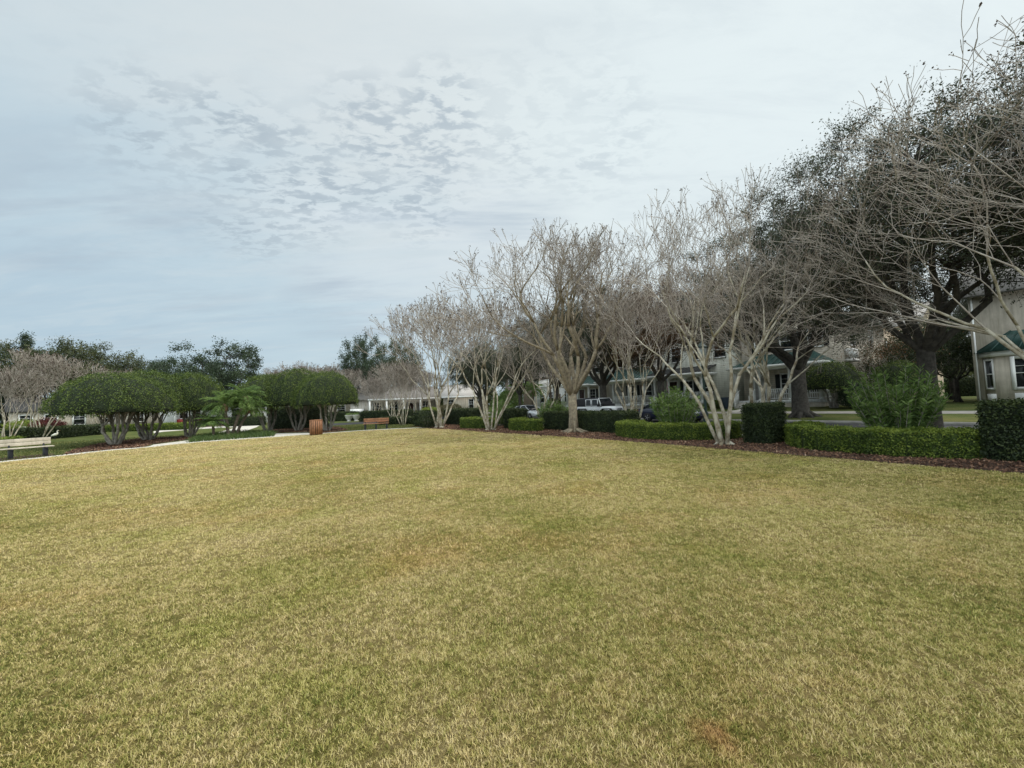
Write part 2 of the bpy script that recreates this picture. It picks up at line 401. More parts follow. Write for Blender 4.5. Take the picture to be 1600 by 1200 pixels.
def blob(px, py, r0, r1):                       # smooth patch of the sky round a direction
    dt = N(nt, 'ShaderNodeVectorMath', operation='DOT_PRODUCT'); nt.links.new(dirv, dt.inputs[0]); dt.inputs[1].default_value = dirto(px, py)
    mr = N(nt, 'ShaderNodeMapRange', interpolation_type='SMOOTHSTEP'); nt.links.new(dt.outputs['Value'], mr.inputs[0])
    mr.inputs[1].default_value = math.cos(math.radians(r1)); mr.inputs[2].default_value = math.cos(math.radians(r0)); return mr.outputs[0]
big = noise(nt, .42, 5, .55, mapped(.5, 1, 2.2), .6)
streak = noise(nt, 1.1, 6, .6, mapped(.35, .5, 2.0, (3, 1, 0)), .4)
fleck = noise(nt, 13, 4, .6, mapped(-.75, 1, 1.7, (1.3, 0, 0)), .3)
patchn = noise(nt, 2.6, 3, .5, mapped(0, 1, 1, (7, 2, 0)))
# clear blue-grey low on the left, white veil at the right
left = math_(nt, 'MULTIPLY', math_(nt, 'SUBTRACT', math_(nt, 'MULTIPLY', sp.outputs[1], .25), sp.outputs[0]), 1.0)
lowf = math_(nt, 'SUBTRACT', 1.0, math_(nt, 'MULTIPLY', sp.outputs[2], 1.9), True)
f = math_(nt, 'ADD', math_(nt, 'MULTIPLY', left, .40), math_(nt, 'MULTIPLY', lowf, .42))
f = math_(nt, 'ADD', f, math_(nt, 'MULTIPLY', math_(nt, 'SUBTRACT', big, .5), .5))
f = math_(nt, 'ADD', f, math_(nt, 'MULTIPLY', math_(nt, 'SUBTRACT', noise(nt, 1.3, 7, .65, mapped(-.6, .6, 1.8, (5, 4, 0)), .5), .5), .45))
f = math_(nt, 'ADD', f, .12, True)
veil = ramp(nt, f, [(0, (.70, .765, .77)), (.3, (.65, .71, .725)), (.62, (.49, .61, .68)), (1, (.385, .51, .61))])
bright = math_(nt, 'MULTIPLY', blob(1150, 260, 5, 38), .55)
veil = mixc(nt, bright, veil, (.75, .84, .85))
bright2 = math_(nt, 'MULTIPLY', blob(640, 330, 3, 20), math_(nt, 'MULTIPLY', ramp(nt, streak, [(.4, (0, 0, 0)), (.62, (1, 1, 1))]), .6))
veil = mixc(nt, bright2, veil, (.72, .79, .83))
# rows of small altocumulus flecks
def fade(inp, a, b):
    mr = N(nt, 'ShaderNodeMapRange', interpolation_type='SMOOTHSTEP'); nt.links.new(inp, mr.inputs[0])
    mr.inputs[1].default_value = a; mr.inputs[2].default_value = b; return mr.outputs[0]
area = 0.0
for bx_, by_, b0_, b1_, k_ in ((250, 215, 0, 7, .7), (370, 245, 1, 8, 1), (480, 285, 1, 9, 1), (400, 330, 0, 7, .8), (580, 235, 1, 9, .95), (690, 200, 0, 8, .9), (650, 300, 0, 8, .8), (820, 190, 0, 9, .5), (930, 210, 0, 9, .35)):
    area = math_(nt, 'MAXIMUM', math_(nt, 'MULTIPLY', blob(bx_, by_, b0_, b1_), k_), area)
area = math_(nt, 'MULTIPLY', area, math_(nt, 'ADD', math_(nt, 'MULTIPLY', fade(patchn, .38, .56), .6), .4))
fl = math_(nt, 'MULTIPLY', math_(nt, 'MULTIPLY', fade(fleck, .44, .59), area), .74)
midsky = blob(700, 260, 12, 46)
fl = math_(nt, 'ADD', fl, math_(nt, 'MULTIPLY', math_(nt, 'MULTIPLY', fade(fleck, .46, .64), fade(big, .42, .6)), math_(nt, 'MULTIPLY', midsky, .16)), True)
wisp = noise(nt, 2.2, 8, .68, mapped(-.55, .45, 1.9, (2, 9, 0)), .5)
veil = mixc(nt, math_(nt, 'MULTIPLY', fade(wisp, .45, .68), .38), veil, (.58, .655, .69))
veil = mixc(nt, fl, veil, (.36, .435, .495))
area2 = math_(nt, 'MAXIMUM', math_(nt, 'MAXIMUM', blob(200, 380, 3, 14), blob(560, 455, 2, 11)), math_(nt, 'MAXIMUM', blob(760, 290, 3, 14), blob(600, 400, 2, 9)))
st = math_(nt, 'MULTIPLY', math_(nt, 'MULTIPLY', fade(streak, .46, .66), area2), .7)
veil = mixc(nt, st, veil, (.40, .485, .56))
skyc = N(nt, 'ShaderNodeVectorMath', operation='SCALE'); nt.links.new(sky.outputs[0], skyc.inputs[0]); skyc.inputs[3].default_value = .085
full = mixc(nt, .90, skyc.outputs[0], veil)
# overcast zenith gain, and unseen gain behind the camera, added to light the lawn
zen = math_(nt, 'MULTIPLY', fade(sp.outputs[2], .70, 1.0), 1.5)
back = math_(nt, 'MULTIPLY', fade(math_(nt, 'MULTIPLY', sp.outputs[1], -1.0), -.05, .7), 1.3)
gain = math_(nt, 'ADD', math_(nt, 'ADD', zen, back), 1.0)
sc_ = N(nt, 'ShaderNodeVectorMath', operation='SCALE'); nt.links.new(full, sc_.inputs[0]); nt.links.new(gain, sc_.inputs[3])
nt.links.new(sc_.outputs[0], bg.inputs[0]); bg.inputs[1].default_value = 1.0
sun = bpy.data.lights.new('sun', 'SUN'); sun.energy = 2.1; sun.angle = math.radians(20); sun.color = (1, .95, .87)
so = bpy.data.objects.new('sun', sun); COL.objects.link(so)
sd = Vector((math.sin(SUN_AZ) * math.cos(SUN_EL), math.cos(SUN_AZ) * math.cos(SUN_EL), math.sin(SUN_EL)))
so.rotation_euler = sd.to_track_quat('Z', 'Y').to_euler(); so.location = (20, 0, 40)
scene.view_settings.view_transform = 'Standard'; scene.view_settings.look = 'None'
scene.view_settings.exposure = 0.2; scene.view_settings.gamma = 1
scene.cycles.max_bounces = 6; scene.cycles.diffuse_bounces = 3; scene.cycles.transparent_max_bounces = 4

# ------------------------------------------------------------------ ground
us = [-900, -200, -60, -20, 0, 20, 40, 60, 120, 300, 1500]
vs = [-900, -200, -60, -20, 0, 10, 18.80, 18.84, 26.26, 26.30, 27, 29, 31, 36, 60, 150, 1200]
V = []
for v in vs:
    for u in us:
        x, y = UV(u, v); V.append((x, y, gz(x, y)))
nu = len(us); F = [(j * nu + i, (j + 1) * nu + i, (j + 1) * nu + i + 1, j * nu + i + 1)[::-1] for j in range(len(vs) - 1) for i in range(nu - 1)]
tag(build('ground', V, [F], MT['green']), kind='structure')

def poly_sheet(name, pts, z, m, kind='structure', uvspace=False):
    """flat sheet (concave outlines are fine: tessellated)"""
    from mathutils.geometry import tessellate_polygon
    P3 = [Vector((p[0], p[1], 0)) for p in pts]
    tris = tessellate_polygon([P3]); fs = []
    for t in tris:
        a, b, c = (P3[i] for i in t)
        if (b - a).cross(c - a).z < 0: t = t[::-1]
        fs.append(tuple(t))
    return tag(build(name, [(p[0], p[1], z) for p in pts], [fs], m), kind=kind)
def strip(pts, w, side=1):
    out = []
    for i, p in enumerate(pts):
        a = pts[max(i - 1, 0)]; b = pts[min(i + 1, len(pts) - 1)]
        dx, dy = b[0] - a[0], b[1] - a[1]; l = math.hypot(dx, dy)
        out.append((p[0] - dy / l * w * side, p[1] + dx / l * w * side))
    return out
def smoothline(pts, k=4):
    r = []
    for i in range(len(pts) - 1):
        p0 = Vector(pts[max(i - 1, 0)]); p1 = Vector(pts[i]); p2 = Vector(pts[i + 1]); p3 = Vector(pts[min(i + 2, len(pts) - 1)])
        for j in range(k):
            t = j / k
            q = .5 * ((2 * p1) + (-p0 + p2) * t + (2 * p0 - 5 * p1 + 4 * p2 - p3) * t * t + (-p0 + 3 * p1 - 3 * p2 + p3) * t ** 3)
            r.append(tuple(q))
    r.append(tuple(pts[-1])); return r
edge_px = [(0, 723), (80, 714.6), (169, 704.5), (225, 700), (290, 693), (387, 686), (430, 683), (500, 678), (569, 673), (640, 669.5), (672, 668.5)]
edge = smoothline([(-22.5, -12), (-21.5, 2), (-20.9, 10)] + [gp(*p) for p in edge_px], 3)
bed_uv = [(27.2, 11.0), (24, 11.3), (20, 11.5), (16, 11.75), (12, 11.9), (8, 11.85), (4, 11.6), (0, 11.5), (-6, 11.5), (-14, 11.4)]
bedl = smoothline([UV(*p) for p in bed_uv], 3)
lawn_poly = edge + bedl + [UV(-24, 11), (-5, -30), (-24, -30)]
poly_sheet('lawn', lawn_poly, .006, MT['lawn'])
# mulch bed along the street side
outer = [UV(u, 15.9) for u in (-14, 0, 10, 20, 31.8)] + [UV(32.0, 14), UV(30, 11.6)]
poly_sheet('mulch_bed', bedl + outer, .012, MT['mulch'])
kb = MB()
pp = [UV(u, 15.95) for u in (-14, 32)]; q = [UV(u, 16.07) for u in (-14, 32)]
kb.add([(p[0], p[1], z) for z in (0, .05) for p in (pp[0], pp[1], q[1], q[0])], [(0, 3, 2, 1), (4, 5, 6, 7), (0, 1, 5, 4), (1, 2, 6, 5), (2, 3, 7, 6), (3, 0, 4, 7)])
tag(kb.build('edging', MT['concrete']), kind='structure')
# pale concrete edging between lawn and paths
e2 = strip(edge, .42, 1)
mb = MB(); n = len(edge)
mb.add([(p[0], p[1], .03) for p in edge] + [(p[0], p[1], .03) for p in e2] + [(p[0], p[1], -.02) for p in edge] + [(p[0], p[1], -.02) for p in e2],
       [(i, i + 1, n + i + 1, n + i) for i in range(n - 1)] + [(i, 2 * n + i, 2 * n + i + 1, i + 1) for i in range(n - 1)] + [(n + i, n + i + 1, 3 * n + i + 1, 3 * n + i) for i in range(n - 1)])
tag(mb.build('path_edging', MT['concrete']), kind='structure')
# walkway band with an arm going back, and a cross path
walk_px = [(228, 699.6), (290, 692.6), (387, 685.6), (430, 682.6), (494, 677.8), (480, 676.4), (425, 677.5), (400, 676), (385, 673), (402, 667.2), (403, 665),
           (372, 667.2), (340, 676), (318, 682), (300, 687.4), (240, 695)]
poly_sheet('walkway', [gp(*p) for p in walk_px], .012, MT['concrete'])
poly_sheet('cross_path', [gp(*p) for p in [(240, 677), (257, 674.6), (305, 671), (350, 668.3), (405, 665.9), (405, 664.4), (345, 666.2), (300, 668.6), (257, 671.6), (240, 674)]], .016, MT['concrete'])
poly_sheet('far_path', [gp(*p) for p in [(310, 664.2), (370, 661.6), (372, 660.4), (310, 662.6)]], .016, MT['concrete'])
mulch_l = [gp(*p) for p in [(95, 712.4), (131, 707.8), (169, 703.6), (222, 699.4), (240, 694), (300, 686.4), (306, 681), (225, 684.5), (154, 693), (110, 704)]]
poly_sheet('mulch_island', mulch_l, .010, MT['mulch'])
mulch_r = [gp(*p) for p in [(428, 676.6), (482, 675.6), (498, 677.2), (530, 674.2), (545, 672), (530, 667), (480, 666), (426, 669)]]
poly_sheet('mulch_ring', mulch_r, .010, MT['mulch'])
poly_sheet('bench_pad', [gp(*p) for p in [(-60, 728), (0, 721.2), (88, 712.6), (82, 708.5), (0, 716), (-60, 722)]], .010, MT['mulch'])
poly_sheet('far_mulch', [gp(*p) for p in [(305, 669), (372, 664.6), (395, 664), (395, 662), (372, 662.3), (305, 665.5)]], .010, MT['mulch'])
# street, kerbs, pavement
def uvbox(name, u0, u1, v0, v1, z0, z1, m):
    b = MB(); c = [UV(u0, v0), UV(u0, v1), UV(u1, v1), UV(u1, v0)]
    b.add([(p[0], p[1], z) for z in (z0, z1) for p in c], [(3, 2, 1, 0), (4, 5, 6, 7), (0, 1, 5, 4), (1, 2, 6, 5), (2, 3, 7, 6), (3, 0, 4, 7)])
    return tag(b.build(name, m), kind='structure')
uvbox('road', -80, 200, 18.9, 26.2, -.19, -.12, MT['asphalt'])
uvbox('kerb', -80, 200, 18.72, 18.93, -.19, .012, MT['pavement'])
uvbox('kerb', -80, 200, 26.16, 26.36, -.19, .02, MT['pavement'])
b = MB()
def sheet_uv(name, u0, u1, v0, v1, dz, m, steps=1):
    V = []; n = 12
    for k in range(n + 1):
        v = v0 + (v1 - v0) * k / n
        for u in (u0, u1):
            x, y = UV(u, v); V.append((x, y, gz(x, y) + dz))
    return tag(build(name, V, [[(2 * k, 2 * k + 1, 2 * k + 3, 2 * k + 2)[::-1] for k in range(n)]], m), kind='structure')
sheet_uv('pavement', -60, 120, 30.0, 31.5, .012, MT['pavement'])
sheet_uv('front_walk', 7.4, 8.4, 31.55, 36, .012, MT['pavement'])
sheet_uv('front_walk', 15.6, 16.6, 31.55, 36, .012, MT['concrete'])
poly_sheet('cross_street', [UV(44, 4), UV(51, 4), UV(51, 18.7), UV(44, 18.7)], .008, MT['asphalt'])

# ------------------------------------------------------------------ grass blades
def inside(pts, X, Y):
    r = np.zeros(len(X), bool); j = len(pts) - 1
    for i in range(len(pts)):
        xi, yi = pts[i][:2]; xj, yj = pts[j][:2]
        c = ((yi > Y) != (yj > Y)) & (X < (xj - xi) * (Y - yi) / (yj - yi + 1e-12) + xi); r ^= c; j = i
    return r
def blades(name, P, L, W, rng, m, lean=.9, rv=None):
    n = len(P); az = rng.random(n) * 2 * PI
    ln = (np.abs(rng.normal(size=n)) * .5 + .25) * lean
    d = np.stack([np.cos(az) * ln, np.sin(az) * ln, np.ones(n)], 1)
    d /= np.linalg.norm(d, axis=1)[:, None]
    az2 = az + rng.normal(size=n) * .6
    d2 = np.stack([np.cos(az2) * (ln + .7), np.sin(az2) * (ln + .7), np.full(n, .9)], 1); d2 /= np.linalg.norm(d2, axis=1)[:, None]
    sa = rng.random(n) * 2 * PI; s = np.stack([np.cos(sa), np.sin(sa), np.zeros(n)], 1) * W[:, None] * .5
    L = L[:, None]; mid = P + d * L * .55; tip = mid + d2 * L * .5
    V = np.stack([P - s, P + s, mid + s * .85, mid - s * .85, tip], 1).reshape(-1, 3)
    b = np.arange(n)[:, None] * 5
    return build(name, V, [b + np.array([0, 1, 2, 3]), b + np.array([3, 2, 4])], m, rnd=np.repeat(rng.random(n) if rv is None else rv, 5))
rng = np.random.default_rng(5)
Ps, Ls, Ws, Rs = [], [], [], []
for d0, d1, dens, wd, ln, ts in [(.4, 2.7, 25000, .0034, .027, .011), (2.7, 4.3, 15000, .0042, .029, .013), (4.3, 6.6, 6800, .0056, .032, .018), (6.6, 10, 2700, .0085, .036, .026), (10, 17, 850, .014, .042, .04), (17, 30, 230, .024, .046, .07)]:
    half = 1.5; A = half * (d1 * d1 - d0 * d0); per = 9; nt_ = int(dens * A / per)
    Y = np.sqrt(rng.random(nt_) * (d1 * d1 - d0 * d0) + d0 * d0); X = (rng.random(nt_) * 2 - 1) * half * Y
    tr_ = rng.random(nt_); th_ = .65 + .7 * rng.random(nt_) ** 1.4
    cl = np.sin(X * 7.1 + 1.3 * np.sin(Y * 5.3)) * np.sin(Y * 6.3 + 1.7 * np.sin(X * 4.1))
    k = rng.random(nt_) < .86 + .2 * cl; X, Y, tr_, th_ = X[k], Y[k], tr_[k], th_[k]
    X = np.repeat(X, per) + rng.normal(size=len(X) * per) * ts; Y = np.repeat(Y, per) + rng.normal(size=len(Y) * per) * ts
    R_ = .42 * np.repeat(tr_, per) + .58 * rng.random(len(X)); H_ = np.repeat(th_, per)
    k = inside(lawn_poly, X, Y); X, Y, R_, H_ = X[k], Y[k], R_[k], H_[k]; n = len(X)
    Ps.append(np.stack([X, Y, np.full(n, .004)], 1)); Ls.append(ln * H_ * (.55 + .5 * rng.random(n))); Ws.append(np.full(n, wd)); Rs.append(R_)
# a few long straw stems lying on the turf
n = 1600; Y = np.sqrt(rng.random(n)) * 11 + .5; X = (rng.random(n) * 2 - 1) * 1.5 * Y; k = inside(lawn_poly, X, Y); X, Y = X[k], Y[k]
g = blades('grass', np.concatenate(Ps), np.concatenate(Ls), np.concatenate(Ws), rng, MT['blade'], rv=np.concatenate(Rs)); tag(g, 'short dormant straw and green lawn grass', 'grass', kind='stuff')
MT['straw'] = mat('straw', (.48, .40, .22), (.34, .27, .13), 9, .8, bmp=0)
g = blades('straw_stems', np.stack([X, Y, np.full(len(X), .022)], 1), .03 + .06 * rng.random(len(X)) ** 2, .0022 + .0004 * Y, rng, MT['straw'], 4.5)
tag(g, 'loose pale dry stems lying on the lawn', 'grass', kind='stuff')
# green turf left of the edging and on the verges
n = 150000; X = -46 + rng.random(n) * 44; Y = 14 + rng.random(n) * 34
k = ~inside(lawn_poly, X, Y) & (np.abs(X) < 1.5 * Y)
for q_ in (mulch_l, mulch_r, [gp(*p) for p in walk_px]): k &= ~inside(q_, X, Y)
u_, v_ = -CU * X + SU * Y, SU * X + CU * Y
k &= (v_ < 11) | (u_ > 32)
k &= (u_ < 43)
X, Y = X[k], Y[k]
n2 = 14000; uu = -6 + rng.random(n2) * 40; vv = 16.2 + rng.random(n2) * 2.4; X2, Y2 = -CU * uu + SU * vv, SU * uu + CU * vv
X = np.concatenate([X, X2]); Y = np.concatenate([Y, Y2])
g = blades('grass', np.stack([X, Y, np.zeros(len(X))], 1), .05 + .04 * rng.random(len(X)), np.full(len(X), .022), rng, MT['blade_g'])
tag(g, 'green turf beyond the pale edging and on the street verge', 'grass', kind='stuff')

# mulch chips
def chips(name, X, Y, z, rng, size, label):
    n = len(X); C = np.stack([X, Y, z + rng.random(n) * .02], 1)
    nr = np.tile([0, 0, 1.], (n, 1)); t = rng.normal(size=(n, 3)) * [1, 1, .35]; t /= np.linalg.norm(t, axis=1)[:, None]
    V, F_, r_ = leaf_cards(C, size, rng, .4, nr, .35, t)
    return tag(build(name, V, [F_], MT['chip'], rnd=r_), label, 'mulch', kind='stuff')
MT['chip'] = leafmat('mulch_chips', [(.1, (.035, .02, .013)), (.5, (.13, .065, .04)), (.8, (.29, .165, .10)), (1, (.60, .46, .33))], .0, .9)
n = 60000; uu = -4 + 36 * rng.random(n) ** 1.5; vv = 11.3 + rng.random(n) * 4.4; X, Y = -CU * uu + SU * vv, SU * uu + CU * vv
k = ~inside(lawn_poly, X, Y) | (rng.random(n) < .04); X, Y = X[k], Y[k]
dd = np.hypot(X, Y)
chips('mulch_chips', X, Y, .02, rng, .035 + .0025 * dd, 'red brown bark mulch spread under the street side hedges')
bx = [p[0] for p in mulch_l]; by = [p[1] for p in mulch_l]; n = 14000
X = min(bx) + rng.random(n) * (max(bx) - min(bx)); Y = min(by) + rng.random(n) * (max(by) - min(by)); k = inside(mulch_l, X, Y)
bx2 = [p[0] for p in mulch_r]; by2 = [p[1] for p in mulch_r]
X2 = min(bx2) + rng.random(n) * (max(bx2) - min(bx2)); Y2 = min(by2) + rng.random(n) * (max(by2) - min(by2)); k2 = inside(mulch_r, X2, Y2)
chips('mulch_chips', np.concatenate([X[k], X2[k2]]), np.concatenate([Y[k], Y2[k2]]), .016, rng, .1, 'red brown bark mulch round the domed topiary trees')

# ------------------------------------------------------------------ bare crape myrtles
def bare_tree(name, seed, H, stems, lean, r0, fork=0.0, levels=7, minr=.006, twigger=1.0, bark='bark_pale', pods=True, base_spread=.18, upb=.10, angs=(16, 36), roots=True, f0=.27):
    R = random.Random(seed)
    root = empty(name)
    tk = MB(); thin = []; tips = []
    fr = [f0, .205, .17, .14, .11, .085, .06, .045]
    def rot(d, ang):
        ax = Vector((R.gauss(0, 1), R.gauss(0, 1), R.gauss(0, 1))).cross(d).normalized()
        return (Matrix.Rotation(ang, 3, ax) @ d).normalized()
    stack = []
    if fork > 0:
        pts = [Vector((0, 0, -.05)), Vector((0, 0, .12)), Vector((.02, .01, fork * .5)), Vector((-.02, .0, fork))]
        tk.tube(pts, [r0 * 1.9, r0 * 1.45, r0 * 1.3, r0 * 1.35], 12)
        # fluted sinews on the trunk
        for i in range(5):
            a = i * 2 * PI / 5 + .4
            o = Vector((math.cos(a), math.sin(a), 0))
            tk.tube([o * r0 * 1.25 + Vector((0, 0, -.05)), o * r0 * .95 + Vector((0, 0, fork * .4)), o * r0 * 1.0 + Vector((0, 0, fork * 1.05))], [r0 * .7, r0 * .48, r0 * .5], 7)
    for i in range(stems):
        a = 2 * PI * (i + R.uniform(-.3, .3)) / stems
        ln = lean * R.uniform(.55, 1.25)
        if i == 0: ln *= .3
        d = Vector((math.cos(a) * math.sin(ln), math.sin(a) * math.sin(ln), math.cos(ln)))
        p = Vector((math.cos(a) * base_spread * R.uniform(.5, 1), math.sin(a) * base_spread * R.uniform(.5, 1), max(fork - .1, -.05)))
        rr = r0 * (R.uniform(.75, 1.1) if fork == 0 else R.uniform(.6, .8))
        stack.append((p, d, (H - fork) * fr[0] * R.uniform(.85, 1.2), rr, 0))
        if fork == 0 and roots:
            for q_ in range(2):
                b_ = a + R.uniform(-.5, .5); e = R.uniform(.2, .5)
                tk.tube([p + Vector((0, 0, .15)), p + Vector((math.cos(b_) * e * .5, math.sin(b_) * e * .5, .05)), p + Vector((math.cos(b_) * e, math.sin(b_) * e, -.02))], [rr * .9, rr * .6, rr * .25], 6)
    if fork > 0 and roots:
        for q_ in range(8):
            b_ = q_ * PI / 4 + R.uniform(-.3, .3); e = R.uniform(.45, .9)
            tk.tube([Vector((0, 0, .25)), Vector((math.cos(b_) * e * .5, math.sin(b_) * e * .5, .07)), Vector((math.cos(b_) * e, math.sin(b_) * e, -.02))], [r0 * .8, r0 * .4, r0 * .15], 6)
    while stack:
        p, d, L, r, lv = stack.pop()
        ns = 5 if lv < 2 else 3
        pts = [p - d * r * 1.1 if lv else p.copy()]; rs = [r]; tr = r * (.72 if lv < 2 else .66)
        wig = .085 if lv < 2 else .15
        for s in range(ns):
            d = (d + Vector((R.gauss(0, wig), R.gauss(0, wig), R.gauss(0, wig * .6) + upb * (.5 if lv < 1 else 1)))).normalized()
            p = p + d * L / ns; pts.append(p.copy()); rs.append(r + (tr - r) * (s + 1) / ns)
        if r > .022: tk.tube(pts, rs, 8 if r > .05 else 6)
        else:
            for i in range(ns): thin.append((*pts[i], *pts[i + 1], max(rs[i], minr), max(rs[i + 1], minr)))
        if lv >= levels: tips.append((p, d)); continue
        if lv >= 2:
            for i in range(1, ns):
                if R.random() < .42 * twigger:
                    stack.append((pts[i].copy(), rot(d, math.radians(R.uniform(30, 60))), L * .55, rs[i] * .5, min(lv + 2, levels)))
        nc = 2 if R.random() < .78 else 3
        for c in range(nc):
            k = R.uniform(.62, .8)
            stack.append((p.copy(), rot(d, math.radians(R.uniform(*angs))), (H - fork) * fr[min(lv + 1, 7)] * R.uniform(.75, 1.2), tr * (1.0 if c == 0 else k), lv + 1))
    tk.build('trunk', MT[bark], root, smooth=True)
    V, F_ = prisms(thin); build('crown', V, [F_], MT['twig'], root)
    if pods:
        rg = np.random.default_rng(seed); T = np.array([tuple(t[0]) for t in tips])
        T = T[rg.random(len(T)) < .55]; T = np.repeat(T, 4, 0) + rg.normal(size=(len(T) * 4, 3)) * .035
        V, F_, r_ = leaf_cards(T, .035 * max(1, minr / .006), rg, .8); build('seed_pods', V, [F_], MT['pod'], root)
    register(root)
    return root
GM = 'bare crape myrtles along the street side bed'
def place(t, loc, rz, sc=1, label=None, group=None, first=False, cat='tree'):
    if first:
        t.location = loc; t.rotation_euler = (0, 0, rz); t.scale = sc if hasattr(sc, '__len__') else (sc,) * 3
        return tag(t, label, cat, group)
    return copy_tree(t, loc, rz, sc, label, cat, group)

cA = bare_tree('crape_myrtle', 14, 7.5, 6, .25, .076, 0, 6, .0056, 1.7, f0=.34, base_spread=.17, upb=.08, angs=(16, 34))
place(cA, G(gp(1131, 695)), 0.4, (.94, .94, 1.06), 'tall bare crape myrtle with white splayed stems beside the tall square hedge block', GM, True)
cB = bare_tree('crape_myrtle', 23, 10.8, 10, .70, .15, 2.1, 6, .0085, 1.35, 'bark_tan', base_spread=.12, upb=.075, angs=(16, 36))
place(cB, G(gp(897, 675.5)), 1.2, (1.05, 1.05, .95), 'largest crape myrtle, with one thick tan trunk in front of the tall hedge', GM, True)
cC = bare_tree('crape_myrtle', 37, 7.8, 8, .38, .065, 0, 6, .0105, .8, f0=.33, base_spread=.25, upb=.085, angs=(15, 33))
place(cC, G(gp(767, 672.5)), 2.2, 1, 'grey multi stem crape myrtle standing behind the low clipped hedge left of the silver car', GM, True)
cR = bare_tree('crape_myrtle', 51, 8.4, 8, .62, .055, .9, 6, .0045, 1.9, base_spread=.16, upb=.06, angs=(18, 40))
place(cR, G((11.0, 7.5)), .5, 1, 'near crape myrtle reaching in from the right edge of the picture with long pale branches', GM, True)
cD = bare_tree('crape_myrtle', 64, 6.2, 7, .40, .05, 0, 6, .012, .7, f0=.33, base_spread=.25, roots=False)
place(cD, G(at(629, 35.5)), 0, .86, 'small white stemmed crape myrtle right of the orange wooden bench', None, True)
place(cC, G(at(686, 29.3)), 4.0, (1.1, 1.1, 1.13), 'crape myrtle at the far corner of the lawn with orange brown trunk foot', GM)
place(cC, G(at(989, 21.2)), .6, (.78, .78, .93), 'crape myrtle with a tight fan of white stems behind the long tall hedge', GM)
place(cA, G(at(1192, 15.4)), 2.4, (.95, .95, .9), 'crape myrtle whose forked stems rise behind the tall square hedge block', GM)
place(cA, G(at(846, 24.5)), 4.1, (.8, .8, .8), 'slender white crape myrtle in front of the silver car', GM)
far_c = [(585, 50, .85, 'bare crape myrtle directly behind the orange wooden bench'),
         (604, 56, .95, 'far bare crape myrtle just right of the bench, before the low porch house'),
         (648, 52, .95, 'far bare crape myrtle left of the corner crape myrtle'),
         (662, 60, 1.1, 'far bare crape myrtle behind the corner crape myrtle, by the lime shrub'),
         (62, 33.5, 1.12, 'wide bare crape myrtle behind the pale bench'),
         (10, 29, .85, 'bare crape myrtle at the left edge of the picture behind the pale bench'),
         (156, 44, .95, 'bare crape myrtle behind the leftmost topiary, in front of the long hedge'),
         (396, 52, .75, 'small bare crape myrtle seen behind the palm cluster'),
         (205, 62, 1.35, 'pinkish bare crape myrtle rising behind the left topiary row'),
         (430, 66, 1.3, 'pinkish bare tree behind the left end of the right topiary group'),
         (470, 70, 1.5, 'pinkish bare tree behind the middle of the right topiary group'),
         (515, 68, 1.4, 'pinkish bare tree above the right end of the right topiary group'),
         (555, 64, 1.25, 'pinkish bare tree behind the white urns'),
         (590, 72, 1.45, 'pinkish bare tree rising above the orange bench'),
         (615, 46, 1.0, 'bare crape myrtle between the orange bench and the corner tree')]
for i, (px, d, s, lab) in enumerate(far_c):
    place(cD, G(at(px, d)), i * 1.3, s, lab, 'bare crape myrtles across the park')

